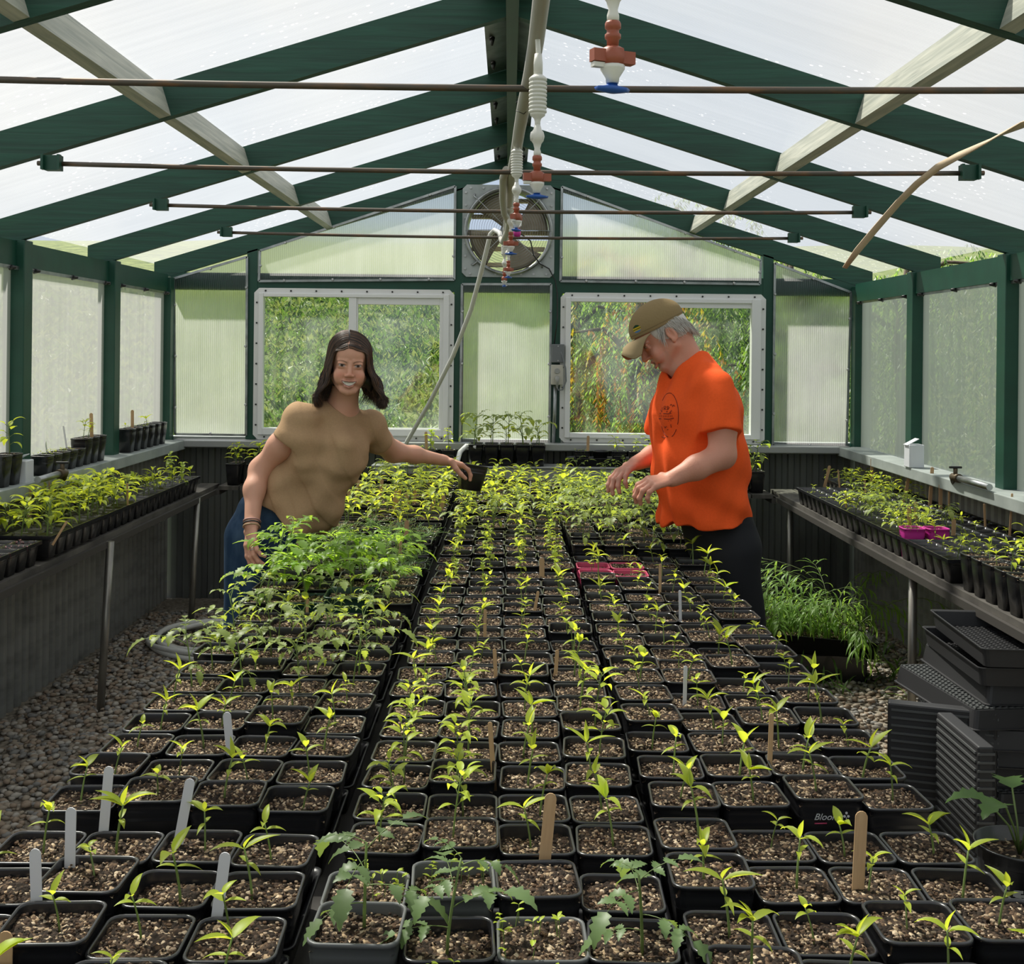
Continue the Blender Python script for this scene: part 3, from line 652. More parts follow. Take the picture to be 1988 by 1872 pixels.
def seedling(kind, seed):
    rs = np.random.RandomState(seed*13+5); st, fo = MB(), MB(); u = rs.uniform; lm, sm = 'leaf_pepper', 'stem'
    if kind == 'pepper':
        h = u(.035,.062); P = stem_path(st, h, rs); a0 = u(0, 2*math.pi)
        for s in (0, 1): leaf(fo, on(P,.72), a0+math.pi*s+u(-.3,.3), u(.0,.5), u(.018,.028), .0075, u(.3,1), .3)
        for s in range(rs.randint(2, 4)):
            leaf(fo, on(P,.97), a0+1.4+math.pi*s+u(-.5,.5), u(.35,1.1), u(.030,.044), u(.012,.016), u(.3,1.1), u(.25,.6))
        leaf(fo, on(P,1), u(0,6), u(1.0,1.4), u(.014,.03), .009, .3, .6)
    elif kind == 'pepper_small':
        h = u(.025,.045); P = stem_path(st, h, rs, .001); a0 = u(0, 2*math.pi)
        for s in (0, 1): leaf(fo, on(P,.85), a0+math.pi*s+u(-.3,.3), u(.1,.6), u(.018,.026), .009, u(.3,.9), .3)
        for s in (0, 1): leaf(fo, on(P,1), a0+1.5+math.pi*s+u(-.4,.4), u(.5,1.1), u(.012,.028), u(.007,.012), u(.3,.9), .45)
    elif kind == 'pepper_tall':
        h = u(.075,.105); P = stem_path(st, h, rs, .0015, .014); a0 = u(0, 6)
        for q, t in enumerate((.5,.68,.82,.93,1)):
            for s in (0, 1):
                az = a0 + q*1.4 + math.pi*s + u(-.3,.3); L = (.034,.045,.048,.040,.025)[q]*u(.8,1.15); b = on(P, t)
                e = b + np.array((math.cos(az), math.sin(az), .8))*.008; st.tube([b, e], .0007, 4, cap=False)
                leaf(fo, e, az, u(.1,.6)+q*.12, L, L*.42, u(.5,1.3), u(.2,.45))
    elif kind == 'tomato':
        lm = 'leaf_tomato'; h = u(.095,.13); P = stem_path(st, h, rs, .0017, .02); a0 = u(0, 6)
        for q, t in enumerate((.45,.62,.78,.9,1)):
            for s in range(1 if q < 4 else 2): comp_leaf(fo, st, on(P, t), a0+q*2.3+s*2.5, u(.3,.8)+.08*q, (.055,.075,.085,.07,.045)[q]*u(.85,1.15), rs, u(.7,1.3))
    elif kind == 'tomato_big':
        lm = 'leaf_big'; h = u(.13,.19); P = stem_path(st, h, rs, .0026, .03); a0 = u(0, 6)
        for q, t in enumerate((.3,.42,.54,.66,.78,.88,.96,1)):
            comp_leaf(fo, st, on(P, t), a0+q*2.35, u(.4,.9), (.08,.10,.12,.12,.11,.10,.08,.06)[q]*u(.85,1.15), rs, u(.6,1.2), 3 if q < 6 else 2)
    elif kind == 'tomato_front':
        lm = 'leaf_front'; h = u(.12,.16); P = stem_path(st, h, rs, .0028, .035); a0 = u(0, 6)
        for q, t in enumerate((.3,.5,.66,.8,.92,1)):
            comp_leaf(fo, st, on(P, t), a0+q*2.35, u(.2,.8), (.085,.11,.12,.10,.08,.05)[q]*u(.85,1.15), rs, u(.5,1.1), 2, 1.1)
    elif kind == 'basil':
        lm = 'leaf_basil'; h = u(.07,.095); P = stem_path(st, h, rs, .0014, .008); a0 = u(0, 6)
        for q, t in enumerate((.25,.5,.72,.88,1)):
            for s in (0, 1):
                L = (.020,.032,.036,.030,.020)[q]*u(.85,1.15); az = a0+q*1.57+math.pi*s
                leaf(fo, on(P, t), az, u(-.5,.5)+q*.15, L, L*.62, u(.7,1.5), .3, 'pointed')
    elif kind == 'leafy':
        h = u(.06,.09); P = stem_path(st, h, rs, .0016, .015); a0 = u(0, 6)
        for q in range(9):
            az = a0+q*2.4; L = u(.032,.052); b = on(P, .35+.65*q/8); e = b + np.array((math.cos(az), math.sin(az), .7))*.012
            st.tube([b, e], .0007, 4, cap=False); leaf(fo, e, az, u(-.1,.8), L, L*u(.4,.55), u(.4,1.3), .3, 'pointed')
    elif kind == 'fern':
        lm = 'leaf_fern'
        for q in range(22):
            az, el, L = u(0,6.28), u(.6,1.4), u(.035,.065); p = np.array((u(-.03,.03), u(-.03,.03), 0)); P = [p]; a = el
            for i in range(6): P.append(P[-1] + np.array((math.cos(az)*math.cos(a), math.sin(az)*math.cos(a), math.sin(a)))*L/6); a -= .2
            st.tube(P, .0005, 3, cap=False)
            for i in range(2, 7):
                for s in (-1, 1): leaf(fo, P[i], az+s*.8, a+.6, .012, .0016, .3, .1, 'narrow')
    elif kind == 'cosmos':
        sm = 'stem_red'; h = .17; a = u(0, 6); P = [np.array((math.cos(a)*.03*t*t, math.sin(a)*.03*t*t, h*t)) for t in np.linspace(0, 1, 6)]
        st.tube(P, .0010, 5)
        for q, t in enumerate((.35,.6,.85,1)):
            for s in (0, 1): leaf(fo, on(P, t), a+q*1.5+s*math.pi, .9, .03, .0035, .5, .2, 'narrow')
    elif kind == 'sprouts':
        for q in range(14):
            x, y = u(-.04,.04), u(-.04,.04); h = u(.01,.02); st.tube([(x,y,0),(x+u(-.003,.003),y,h)], .0005, 3, cap=False)
            for s in (0, 1): leaf(fo, (x, y, h), u(0,6), .5, .009, .004, .5, .2, 'narrow')
    elif kind == 'red_sprouts':
        lm = 'stem_red'; sm = 'stem_red'
        for q in range(16):
            x, y = u(-.045,.045), u(-.045,.045); h = u(.012,.02); st.tube([(x,y,0),(x,y,h)], .0006, 3, cap=False)
            for s in (0, 1): leaf(fo, (x, y, h), u(0,6), .5, .009, .005, .5, .2, 'narrow')
    return st.mesh('stem', M[sm]), fo.mesh('foliage', M[lm])
NV = dict(pepper=12, pepper_small=10, pepper_tall=8, tomato=8, tomato_big=5, tomato_front=4, basil=5, leafy=8, fern=3, cosmos=2, sprouts=3, red_sprouts=2)
SEED = {k: [seedling(k, i + 31*j) for i in range(n)] for j, (k, n) in enumerate(NV.items())}
POTS = {'std': (sq_pot(.1145, .105, M['pot']), .114, .105), 'big': (sq_pot(.128, .13, M['pot']), .128, .13), 'biggreen': (sq_pot(.135, .13, M['potgreen']), .135, .13),
        'grey': (sq_pot(.1145, .105, M['potgrey']), .114, .105), 'pink': (sq_pot(.1145, .105, M['pinkp']), .114, .105),
        'tall': (sq_pot(.088, .125, M['pot']), .088, .125), 'small': (sq_pot(.088, .085, M['pot']), .088, .085), 'magenta': (sq_pot(.088, .12, M['magenta']), .088, .12)}
SOIL = [soil_mesh(.0525, seed=i) for i in range(5)]
SOILB = [soil_mesh(.058, seed=10+i) for i in range(2)]
SOILS = [soil_mesh(.040, seed=20+i, ncr=110) for i in range(3)]
SOILR = [soil_mesh(.052, True, 120, seed=30+i) for i in range(2)]
KN = dict(pepper='young pepper seedling', pepper_small='small pepper seedling', pepper_tall='many-leaved pepper plant', tomato='tomato seedling', tomato_big='big bushy tomato',
          tomato_front='leafy tomato plant', basil='yellow-green basil plant', leafy='leafy green seedling', fern='feathery green seedlings', cosmos='thin red-stemmed seedling', sprouts='tiny sprouts', red_sprouts='tiny red sprouts')
CAT = 'potted plant'
NM = dict(pepper='potted_pepper', pepper_small='potted_pepper_seedling', pepper_tall='potted_pepper', tomato='potted_tomato', tomato_big='potted_tomato', tomato_front='potted_tomato', basil='potted_basil', leafy='potted_leafy_seedling', fern='potted_feathery_seedling', cosmos='potted_seedling', sprouts='pot_of_sprouts', red_sprouts='pot_of_sprouts')
rr = random.Random(11)
def pot_plant(x, y, z, kind, pot='std', label=None, group=None, rz=None, sd=None, scale=None, parent_mat=None):
    pm, w, h = POTS[pot]
    e = empty(NM.get(kind, 'plant_pot'), (x, y, z), rr.uniform(-.05,.05) if rz is None else rz, label, CAT if kind else 'pot', group)
    link('pot', pm, e)
    sd = rr.choice((.007,.010,.014,.020)) if sd is None else sd
    s = link('soil', rr.choice(SOILB if w > .12 else (SOIL if w > .1 else SOILS)), e, (0,0,h-sd), (0,0,rr.randint(0,3)*math.pi/2))
    if kind:
        st, fo = rr.choice(SEED[kind]); a = rr.uniform(0, 6.28); sc = scale or (rr.uniform(.78,.95) if kind == 'tomato_big' else rr.uniform(.85, 1.1) if kind == 'tomato' else rr.uniform(.68,.8) if kind == 'tomato_front' else rr.uniform(.8,1.05) if kind in ('pepper_tall','basil') else rr.uniform(1.05, 1.45))
        k = (rr.uniform(-.012,.012), rr.uniform(-.012,.012), h-sd+.001)
        so = link('stem', st, e, k, (0,0,a), sc); fo_ = link('foliage', fo, e, k, (0,0,a), sc)
    return e
ORD = 'front first second third fourth fifth sixth seventh eighth ninth tenth eleventh twelfth thirteenth fourteenth fifteenth sixteenth seventeenth eighteenth nineteenth twentieth'.split()
def ordw(n):
    if n <= 20: return ORD[n]
    t = {2:'twenty', 3:'thirty', 4:'forty'}[n//10]; return (t[:-1]+'ieth') if n % 10 == 0 else t + '-' + ORD[n % 10]
# centre table -----------------------------------------------------------------------------
TZ = .700
tb = empty('plant_table', (0, 4.0, 0), 0, 'long centre table filled with rows of black seedling pots', 'table')
mb = MB(); mb.box((-.775, 1.08-4, TZ-.03), (.725, 6.94-4, TZ-.001)); bevel(mb.build('tabletop', M['skirt'], tb), .004)
for x in (-.72, .67):
    for y in (1.4, 3.2, 5.0, 6.8):
        MB().tube([(x, y-4, 0), (x, y-4, TZ-.03)], .019, 10).build('leg', M['pipe_post'], tb)
def tray_mesh(w, d, h=.055):
    mb = MB()
    def ring(hw, hd, z, r=.015):
        P = []
        for k, (cx, cy) in enumerate(((1,1),(-1,1),(-1,-1),(1,-1))):
            for i in range(4):
                a = math.pi/2*(k + i/3); P.append((cx*(hw-r) + r*math.cos(a), cy*(hd-r) + r*math.sin(a), z))
        return P
    a, b = w/2, d/2
    loops(mb, [ring(a-.014,b-.014,0), ring(a-.006,b-.006,h-.004), ring(a,b,h-.003), ring(a,b,h), ring(a-.004,b-.004,h), ring(a-.009,b-.009,h-.004), ring(a-.017,b-.017,.003)])
    mb.f.append([mb.n-16+i for i in range(16)]); mb.m.append(0); mb.sm.append(False)
    return mb
TRAY = tray_mesh(.468, .254).mesh('tray', M['tray'])
cols = [('left', -.512, [1.04, 1.30, 1.56, 1.883]), ('middle', -.010, [1.17, 1.432, 1.731]), ('right', .468, [1.06, 1.325, 1.59, 1.925])]
def kind_for(col, i, Y, x):
    r = rr.random()
    if col == 0:
        if Y < 2.56: return ('pepper' if r < .55 else 'pepper_small'), 'std', 0
        if Y < 3.12: return ('tomato' if r < .9 else 'pepper'), 'std', 0
        if Y < 3.36: return ('tomato' if r < .25 else 'pepper'), 'std', 0
        if Y < 3.80: return 'tomato_big', ('biggreen' if (i == 2 and Y < 3.55) or r < .1 else 'big'), 0
        if Y < 4.85: return ('fern' if r < .75 else 'sprouts'), 'std', 0
        if Y < 5.45: return 'leafy', 'std', 0
        return ('leafy' if r < .8 else 'tomato'), 'std', .0
    if col == 1:
        if Y < 1.70: return ('tomato_front' if ((Y > 1.40 and Y < 1.52) and i in (0,1,3)) else (('sprouts' if r < .5 else None) if Y > 1.3 else None)), ('grey' if r < .6 else 'std'), 0
        if Y < 2.46: return ('pepper_tall' if i < 2 or r < .3 else 'pepper'), 'std', 0
        if Y < 3.85: return ('pepper' if i == 0 or r < .25 else 'pepper_small'), 'std', 0
        if Y < 4.75: return 'basil' if r < .9 else 'pepper', 'std', 0
        if Y < 5.5: return ('tomato' if r < .5 else 'leafy'), 'std', 0
        return ('leafy' if r < .7 else 'basil'), 'std', 0
    if Y < 2.56: return ('pepper' if r < .85 else 'pepper_small'), 'std', 0
    if Y < 4.35: return ('pepper_small' if r < .7 else 'pepper'), ('pink' if (3.95 < Y < 4.1 and i < 2) else 'std'), 0
    if Y < 5.6: return 'tomato', 'std', .025
    return ('leafy' if r < .6 else 'tomato'), 'std', .0
soiltop = {}
for ci, (cn, cx, starts) in enumerate(cols):
    ys = list(starts)
    while ys[-1] + .262 + .25 < 6.9: ys.append(ys[-1] + .2635)
    row = 0; dark = 0
    for ti, ya in enumerate(ys):
        jx, jy, jr = rr.uniform(-.006,.006), rr.uniform(0,.004), rr.uniform(-.008,.008)
        t = link('seed_tray', TRAY, None, (cx+jx, ya+.127+jy, TZ), (0,0,jr))
        tag(t, 'shallow black tray under pots in the %s block, %s tray from the front' % (cn, ordw(ti+1)), 'tray', 'black trays on the centre table')
        for q in range(2):
            row += 1; Y = ya + .060 + .127*q
            for i in range(4):
                x = cx + jx + (i-1.5)*.1165; kd, pt, dz = kind_for(ci, i, Y, x)
                dz2 = dz + (.0 if rr.random() < .72 else rr.uniform(.004,.02))
                colr = {'std': 'black', 'grey': 'grey', 'pink': 'pink', 'big': 'deep', 'biggreen': 'dark green'}[pt]
                lab = '%s, %s pot, %s block, %s row from front, %s from left' % (KN[kd] if kd else 'bare soil', colr, cn, ordw(row), ordw(i+1))
                if ti == 0 and row <= 1 and ya < 1.1: pass
                pe_ = pot_plant(x + rr.uniform(-.003,.003), Y + jy + rr.uniform(-.004,.004), TZ+.005+dz2, kd, pt, lab, 'pots in the %s block of the centre table' % cn, rz=jr+rr.uniform(-.06,.06)); soiltop[(cn, row, i)] = pe_
# side benches ------------------------------------------------------------------------------
def bench(name, x0, x1, y0, y1, z, poles, label, mcol):
    b_ = empty(name, ((x0+x1)/2, (y0+y1)/2, 0), 0, label, 'bench'); ox, oy = (x0+x1)/2, (y0+y1)/2
    n = max(1, round((x1-x0)/.12)); w = (x1-x0)/n
    for i in range(n):
        mb = MB(); mb.box((x0+i*w+.004-ox, y0-oy, z-.022), (x0+(i+1)*w-.004-ox, y1-oy, z)); mb.build('board', mcol, b_)
    for s in ((x0,), (x1,)):
        mb = MB(); xx = s[0]-ox; mb.box((xx-.012, y0-oy, z-.05), (xx+.012, y1-oy, z-.0225)); mb.build('rail', M['skirt'], b_)
    for (px, py, lean) in poles:
        MB().tube([(px-ox, py-oy, 0), (px+lean-ox, py-oy, z-.023)], .0165, 14).build('pole', M['pipe_post'], b_)
    return b_
BZ = .745
M['bench_wood'] = mat('weathered_bench', (.05,.045,.04), .8, noise=((.12,.11,.095), 8, (3,.6,1), .4, .7), bump=.3)
bench('side_bench', -2.05, -1.70, 3.5, 7.0, BZ, [(-1.715, 5.02, .035), (-1.79+.06, 6.50, .03)], 'narrow weathered bench of pots along the left wall', M['bench_wood'])
bench('side_bench', 1.55, 2.09, 2.6, 7.0, BZ, [(1.585, 4.62, .0), (1.60, 6.7, 0)], 'weathered bench of pots along the right wall', M['bench_wood'])
bench('back_bench', -1.68, -.80, 6.86, 7.14, BZ, [(-1.2, 6.9, 0)], 'short bench across the left back corner', M['bench_wood'])
bench('back_bench', .76, 1.53, 6.80, 7.14, BZ-.01, [(.98, 6.85, 0)], 'short bench across the right back corner behind the man', M['bench_wood'])
lg = MB(); lg.box((-.78,6.955,0),(.74,7.13,.855)); lg.box((-.80,6.945,.856),(.75,7.14,.868)); bevel(tag(lg.build('wall_ledge', M['ledge']), 'pale grey metal ledge between the centre table and the end wall', 'ledge'), .004)
POTSP = .092
def round_plant(x, y, z, r, h, m, kd, label, sc=1.0, name='round_potted_plant'):
    e = empty(name, (x, y, z), 0, label, CAT); link('pot', rnd_pot(r, h, m), e); link('soil', SOILR[1], e, (0,0,h-.02), scale=(r*.93/.052, r*.93/.052, 1))
    if kd: st, fo = SEED[kd][0]; link('stem', st, e, (0,0,h-.019), scale=sc); link('foliage', fo, e, (0,0,h-.019), scale=sc)
    return e
def gridpots(x0, x1, y0, y1, z, fn, pitch=.093):
    nx = max(1, int((x1-x0+.004)/pitch)); ny = int((y1-y0+.004)/pitch); n = 0
    for j in range(ny):
        for i in range(nx):
            fn(x0+pitch*(i+.5), y0+pitch*(j+.5), z, i, j, nx)
def join2(st, fo):
    """stem and foliage in one mesh with two materials"""
    mb = MB()
    for k, me in enumerate((st, fo)):
        n = len(me.vertices); v = np.empty(n*3); me.vertices.foreach_get('co', v)
        mb.add(v.reshape(-1, 3), [list(p.vertices) for p in me.polygons], k, True)
    return mb.mesh('seedling', [st.materials[0], fo.materials[0]])
JS = {k: [join2(*q) for q in SEED[k][:5]] for k in ('pepper','pepper_small','pepper_tall','tomato','basil','leafy','sprouts','red_sprouts')}
def flat_mesh(nx, ny, p, h):
    body = MB()
    for i in range(nx):
        for j in range(ny):
            k = body.n; a = p/2; o = ((i-(nx-1)/2)*p, (j-(ny-1)/2)*p, 0); sub = MB()
            loops(sub, [rsq(a*.70,.006,0,2), rsq(a*.93,.008,h*.88,2), rsq(a-.001,.008,h-.004,2), rsq(a,.008,h,2), rsq(a*.94,.008,h,2), rsq(a*.90,.008,h-.022,2)])
            body.add(np.vstack(sub.v) + np.array(o), sub.f, 0, True)
    rim = MB(); ax, ay = nx*p/2, ny*p/2
    for bx in (((-ax-.004,-ay-.004),(ax+.004,-ay)),((-ax-.004,ay),(ax+.004,ay+.004)),((-ax-.004,-ay),(-ax,ay)),((ax,-ay),(ax+.004,ay))):
        rim.box((*bx[0], h-.012), (*bx[1], h+.001))
    body.add(np.vstack(rim.v), rim.f); return body.mesh('cell_body', M['pot'])
def flat_soil(nx, ny, p, z, seed):
    rs = np.random.RandomState(seed); mb = MB(); iv, if_ = ICO; half = p*.455
    for i in range(nx):
        for j in range(ny):
            ox, oy = (i-(nx-1)/2)*p, (j-(ny-1)/2)*p; n = 7; V = []
            for b_ in range(n):
                for a_ in range(n): V.append((ox+(a_/(n-1)*2-1)*half, oy+(b_/(n-1)*2-1)*half, z+rs.uniform(-.004,.004)))
            mb.add(V, [(b_*n+a_, b_*n+a_+1, (b_+1)*n+a_+1, (b_+1)*n+a_) for b_ in range(n-1) for a_ in range(n-1)], 0, True)
            for k in range(24):
                s_ = rs.uniform(.0018,.0036); mb.add(iv*s_ + (ox+rs.uniform(-half,half), oy+rs.uniform(-half,half), z+.003), if_, int(rs.choice([1,2,3])))
    return mb.mesh('soil', [M['soil']]+CR)
FP = .0895
FB = flat_mesh(3, 6, FP, .085); FS = [flat_soil(3, 6, FP, .068, 40+i) for i in range(2)]
def seed_flat(x, y, z, kinds, label, fill=.85, sc=(.9,1.25), rz=0, group=None, skip=()):
    e = empty('cell_flat', (x, y, z), rz, label, 'seedling tray', group)
    link('cell_body', FB, e); link('soil', rr.choice(FS), e)
    for j in range(6):
        for i in range(3):
            if rr.random() > fill or (i, j) in skip: continue
            link('seedling', rr.choice(JS[rr.choice(kinds)]), e, ((i-1)*FP+rr.uniform(-.01,.01), (j-2.5)*FP+rr.uniform(-.01,.01), .069), (0,0,rr.uniform(0,6.3)), rr.uniform(*sc)*(.8 if (i == 0 and x < 0) or (i == 2 and x > 1.8) else 1))
    return e
LX = -1.845
seed_flat(LX, 4.08, BZ+.002, ['red_sprouts'], 'low black flat of tiny dark red sprouts at the near left', .8, (.8,1.1))
seed_flat(LX+.02, 4.66, BZ+.012, ['leafy','leafy','pepper_tall'], 'black flat of bright leafy seedlings beyond the red sprouts, left bench', 1, (1.35,1.85), group='leafy flats on the left bench')
seed_flat(LX, 5.21, BZ+.002, ['leafy','leafy','pepper_tall'], 'black flat of tall bright seedlings below the left tap', 1, (1.4,2.0), group='leafy flats on the left bench')
seed_flat(LX, 5.76, BZ+.002, ['leafy','pepper'], 'black flat of seedlings in the middle of the left bench', .9, (1.3,1.8), skip=((2,0),(2,1)))
seed_flat(LX, 6.31, BZ+.002, ['basil','pepper','sprouts'], 'black flat of sparse yellow-green seedlings near the left back corner', .8, (1.1,1.6))
for i, (y0, ki, f, lab) in enumerate(((4.42, ['pepper','pepper_small','leafy'], .75, 'of pale pepper seedlings just past the tall pots'), (4.97, ['tomato','leafy'], .9, 'crowded with pale leafy seedlings beyond the magenta pot'),
        (5.52, ['leafy','tomato'], .85, 'of mixed seedlings in the middle of the right bench'), (6.07, ['sprouts','pepper_small'], .6, 'of tiny sprouts beside the end bench'))):
    seed_flat(1.682, y0, BZ+.002, ki, 'aisle-side black flat ' + lab, f, (.75,1.05) if i in (1,2) else (.8,1.1), group='flats on the right bench')
for i, (y0, ki, f, lab) in enumerate(((4.40, ['pepper_small','sprouts'], .6, 'of thin seedlings, nearest along the right wall'), (4.95, ['sprouts','pepper_small'], .5, 'of mostly bare soil below the brass tap'),
        (5.50, ['sprouts'], .25, 'of dark bare soil along the right wall'), (6.05, ['basil','leafy'], .7, 'of yellow-green seedlings along the right wall'), (6.58, ['leafy'], .8, 'in the right back corner'))):
    seed_flat(1.955, y0, BZ+.002, ki, 'wall-side black flat ' + lab, f, (.8,1.2), group='flats on the right bench')
mg = pot_plant(1.60, 4.715-.035, BZ+.002, 'sprouts', 'magenta', 'bright magenta square pot between two flats on the right bench')
pot_plant(1.695, 4.715-.035, BZ+.002, 'pepper_small', 'magenta', 'second magenta pot, behind the bright one on the right bench')
for j in range(9):
    for i in range(6):
        y = 3.28 + j*.095; x = 1.60 + i*.092; r = rr.random()
        pot_plant(x, y, BZ+.002, 'pepper' if r < .5 else 'leafy' if r < .85 else 'sprouts', 'tall', 'tall black pot, near end of right bench, %s row, %s from the aisle' % (ordw(j+1), ordw(i+1)), 'tall pots at the near end of the right bench', scale=rr.uniform(.9,1.2))
M['rim_white'] = mat('pale_pot', (.35,.34,.33), .5)
# trays under the bench pots: long black trays with visible fronts
BT = tray_mesh(.50, .30, .06)
def back_pots(x0, x1, y, z, kinds, pt, where, n=None, dx=.1, rows=1):
    n = n or int((x1-x0)/dx)
    for r_ in range(rows):
        for i in range(n):
            kd = rr.choice(kinds); x = x0 + (x1-x0)*(i+.5)/n
            pot_plant(x, y + r_*.095, z, kd, pt, '%s, pot %s, %s from left%s' % (KN[kd], where, ordw(i+1), '' if rows == 1 else (', front row', ', back row')[r_]), 'pots along the end wall', scale=rr.uniform(1.2,1.7))
back_pots(-.235, .225, 6.985, .870, ['leafy', 'tomato'], 'tall', 'on ledge below centre panel', 5, rows=2)
back_pots(-1.66, -1.42, 6.93, BZ+.002, ['leafy'], 'tall', 'at left end of back bench', 2, rows=2)
back_pots(-1.40, -.85, 6.93, BZ+.002, ['leafy','basil'], 'tall', 'on back bench behind the woman', 5, rows=2)
back_pots(.80, 1.50, 6.90, BZ-.008, ['leafy','tomato'], 'tall', 'on back bench behind the man', 7, rows=2)
back_pots(-.62, -.30, 7.04, .870, ['basil','sprouts'], 'small', 'on the ledge behind the hose', 3)
t = link('seed_tray', tray_mesh(.50,.14,.05).mesh('tray', M['tray']), None, (.60, 7.04, .868), (0,0,0)); tag(t, 'black tray of mixed pots on the ledge below the right window', 'tray')
pot_plant(.44, 7.04, .873, 'sprouts', 'small', 'dark pot of sprouts, leftmost in the tray below the right window'); pot_plant(.66, 7.04, .873, 'leafy', 'small', 'leafy seedling in the tray below the right window, right of the round pot'); pot_plant(.76, 7.04, .873, 'basil', 'small', 'yellow-green seedling, rightmost in the tray below the right window')
e = empty('round_plant_pot', (.55, 7.04, .873), 0, 'black round pot with a wooden stick below the right window', 'pot'); link('pot', rnd_pot(.048,.085,M['pot']), e); link('soil', SOILR[0], e, (0,0,.07), scale=.85)
# round white-rimmed pots and a lime and a green one on the centre table's far end
# window-sill pots at the left ---------------------------------------------------------------
for k, (px, kd) in enumerate(((238,'pepper_small'),(254,None),(267,'sprouts'),(281,'pepper'),(294,None),(303,None))):
    Y = 6.30 + k*.115; e = pot_plant(-2.03, Y, ZS+.001, kd, 'tall', 'tall black pot on the left sill beyond the second post, %s from the near end' % ordw(k+1), 'tall pots on the left sill', rz=0)
for k in range(8):
    Y = 5.15 + k*.096; kd = (None, 'sprouts', 'sprouts', 'sprouts', None, 'pepper_tall', 'pepper', None)[k]
    pot_plant(-2.025, Y, ZS+.001, kd, 'small' if k < 5 else 'tall', 'black pot on the left sill between the posts, %s from the near post' % ordw(k+1), 'pots on the left sill', rz=0)
for k in range(2):
    pot_plant(-2.02, 4.70+k*.1, ZS+.001, 'leafy' if k == 1 else 'pepper', 'tall', 'tall black pot at the left edge beside the first post, %s' % ('nearer one' if k == 0 else 'farther one'), 'tall pots on the left sill', rz=0)
# ------------------------------------------------------------------ outside: weeds on the rise, willows
def weeds():
    rs = np.random.RandomState(3); mb = MB(); V = []; F = []; mi = []
    for k in range(26000):
        y = 8.6 + 22*rs.rand()**1.4; x = rs.uniform(-1, 1)*(2.5 + y*.34); z = hill(x, y); s = rs.uniform(.05,.13)*(1 + (y-8)*.05)
        m = rs.choice(3, p=[.5,.3,.2])
        for q in range(5):
            a = rs.uniform(0, 6.28); el = rs.uniform(.5, 1.4); L = s*rs.uniform(.5, 1.1); w = L*rs.uniform(.10,.20)
            b = np.array((x+rs.uniform(-.08,.08), y+rs.uniform(-.08,.08), z-.01)); d = np.array((math.cos(a)*math.cos(el), math.sin(a)*math.cos(el), math.sin(el)))
            sd = np.array((-math.sin(a), math.cos(a), 0))*w; m1 = b + d*L*.55; t = b + d*L + np.array((math.cos(a), math.sin(a), -.4))*L*.15
            n = len(V); V += [b, m1-sd, t, m1+sd]; F.append((n, n+1, n+2, n+3)); mi.append(m)
    mb.v.append(np.array(V)); mb.n = len(V); mb.f = F; mb.m = mi; mb.sm = [False]*len(F)
    return mb.build('weeds', [leaf_mat('weed_green', (.09,.17,.035), (.2,.34,.05), .4), leaf_mat('weed_pale', (.28,.34,.11), (.4,.45,.12), .4), leaf_mat('weed_dark', (.03,.07,.02), (.07,.14,.03), .4)])
tag(weeds(), 'rough green weeds and grass covering the slope outside the windows', 'grass', kind='stuff')
def willow(x, y, h, spread, seed, mats, label, n=170, droop=1.0):
    rs = np.random.RandomState(seed); z0 = hill(x, y)
    e = empty('willow_tree', (x, y, z0), 0, label, 'tree', 'willows behind the right window'); tr = MB()
    tr.tube([(0,0,-.1),(.05,.02,h*.3),(-.04,.05,h*.6),(.03,0,h)], [.11,.09,.06,.02], 10)
    tips = []
    for k in range(9):
        a = k*.9 + rs.rand(); b = h*rs.uniform(.45,.95); r = spread*rs.uniform(.5,1)
        P = [(0,0,b),(math.cos(a)*r*.5, math.sin(a)*r*.5, b+h*.12),(math.cos(a)*r, math.sin(a)*r, b+h*.10)]
        tr.tube(P, [.035,.02,.008], 6); tips.append(P)
    tr.build('trunk', M['bark'], e)
    V = []; F = []; mi = []
    for k in range(n):
        P = tips[rs.randint(9)]; t = rs.rand(); p = np.array(P[1])*(1-t) + np.array(P[2])*t if rs.rand() < .7 else np.array(P[0])*(1-t)+np.array(P[1])*t
        p = p + rs.uniform(-.18,.18,3); L = rs.uniform(.5,1)*min(h*.95, p[2]-.1)*droop; a = rs.uniform(0, 6.28); v = np.array((math.cos(a)*.5, math.sin(a)*.5, .2)); m = rs.choice(len(mats))
        ns = int(L/.035)
        for i in range(ns):
            v = v*.86 + np.array((0,0,-1))*.14 + rs.uniform(-.04,.04,3); v /= np.linalg.norm(v); p = p + v*.035
            for s in range(2):
                az = rs.uniform(0, 6.28); ln = rs.uniform(.045,.085); d = np.array((math.cos(az)*.6, math.sin(az)*.6, -.7)); sd = np.array((-math.sin(az), math.cos(az), .2))*ln*.11
                q = len(V); V += [p, p+d*ln*.5-sd, p+d*ln, p+d*ln*.5+sd]; F.append((q,q+1,q+2,q+3)); mi.append(m)
    mb = MB(); mb.v.append(np.array(V)); mb.n = len(V); mb.f = F; mb.m = mi; mb.sm = [False]*len(F); o = mb.build('foliage', mats, e); o['kind'] = 'stuff'
M['willow_dark'] = leaf_mat('willow_dark', (.05,.11,.03), (.12,.24,.04), .45)
M['willow_yel'] = leaf_mat('willow_yellow', (.36,.30,.03), (.55,.42,.03), .5)
M['willow_rust'] = leaf_mat('willow_rust', (.36,.17,.03), (.5,.22,.03), .45)
willow(1.05, 9.6, 2.05, .7, 1, [M['willow_yel'], M['willow_rust'], M['leaf_willow']], 'willow with yellow and rust hanging leaves outside the right window', 120)
willow(.55, 10.6, 2.1, .9, 2, [M['leaf_willow'], M['willow_dark']], 'green willow at the left of the right window', 150)
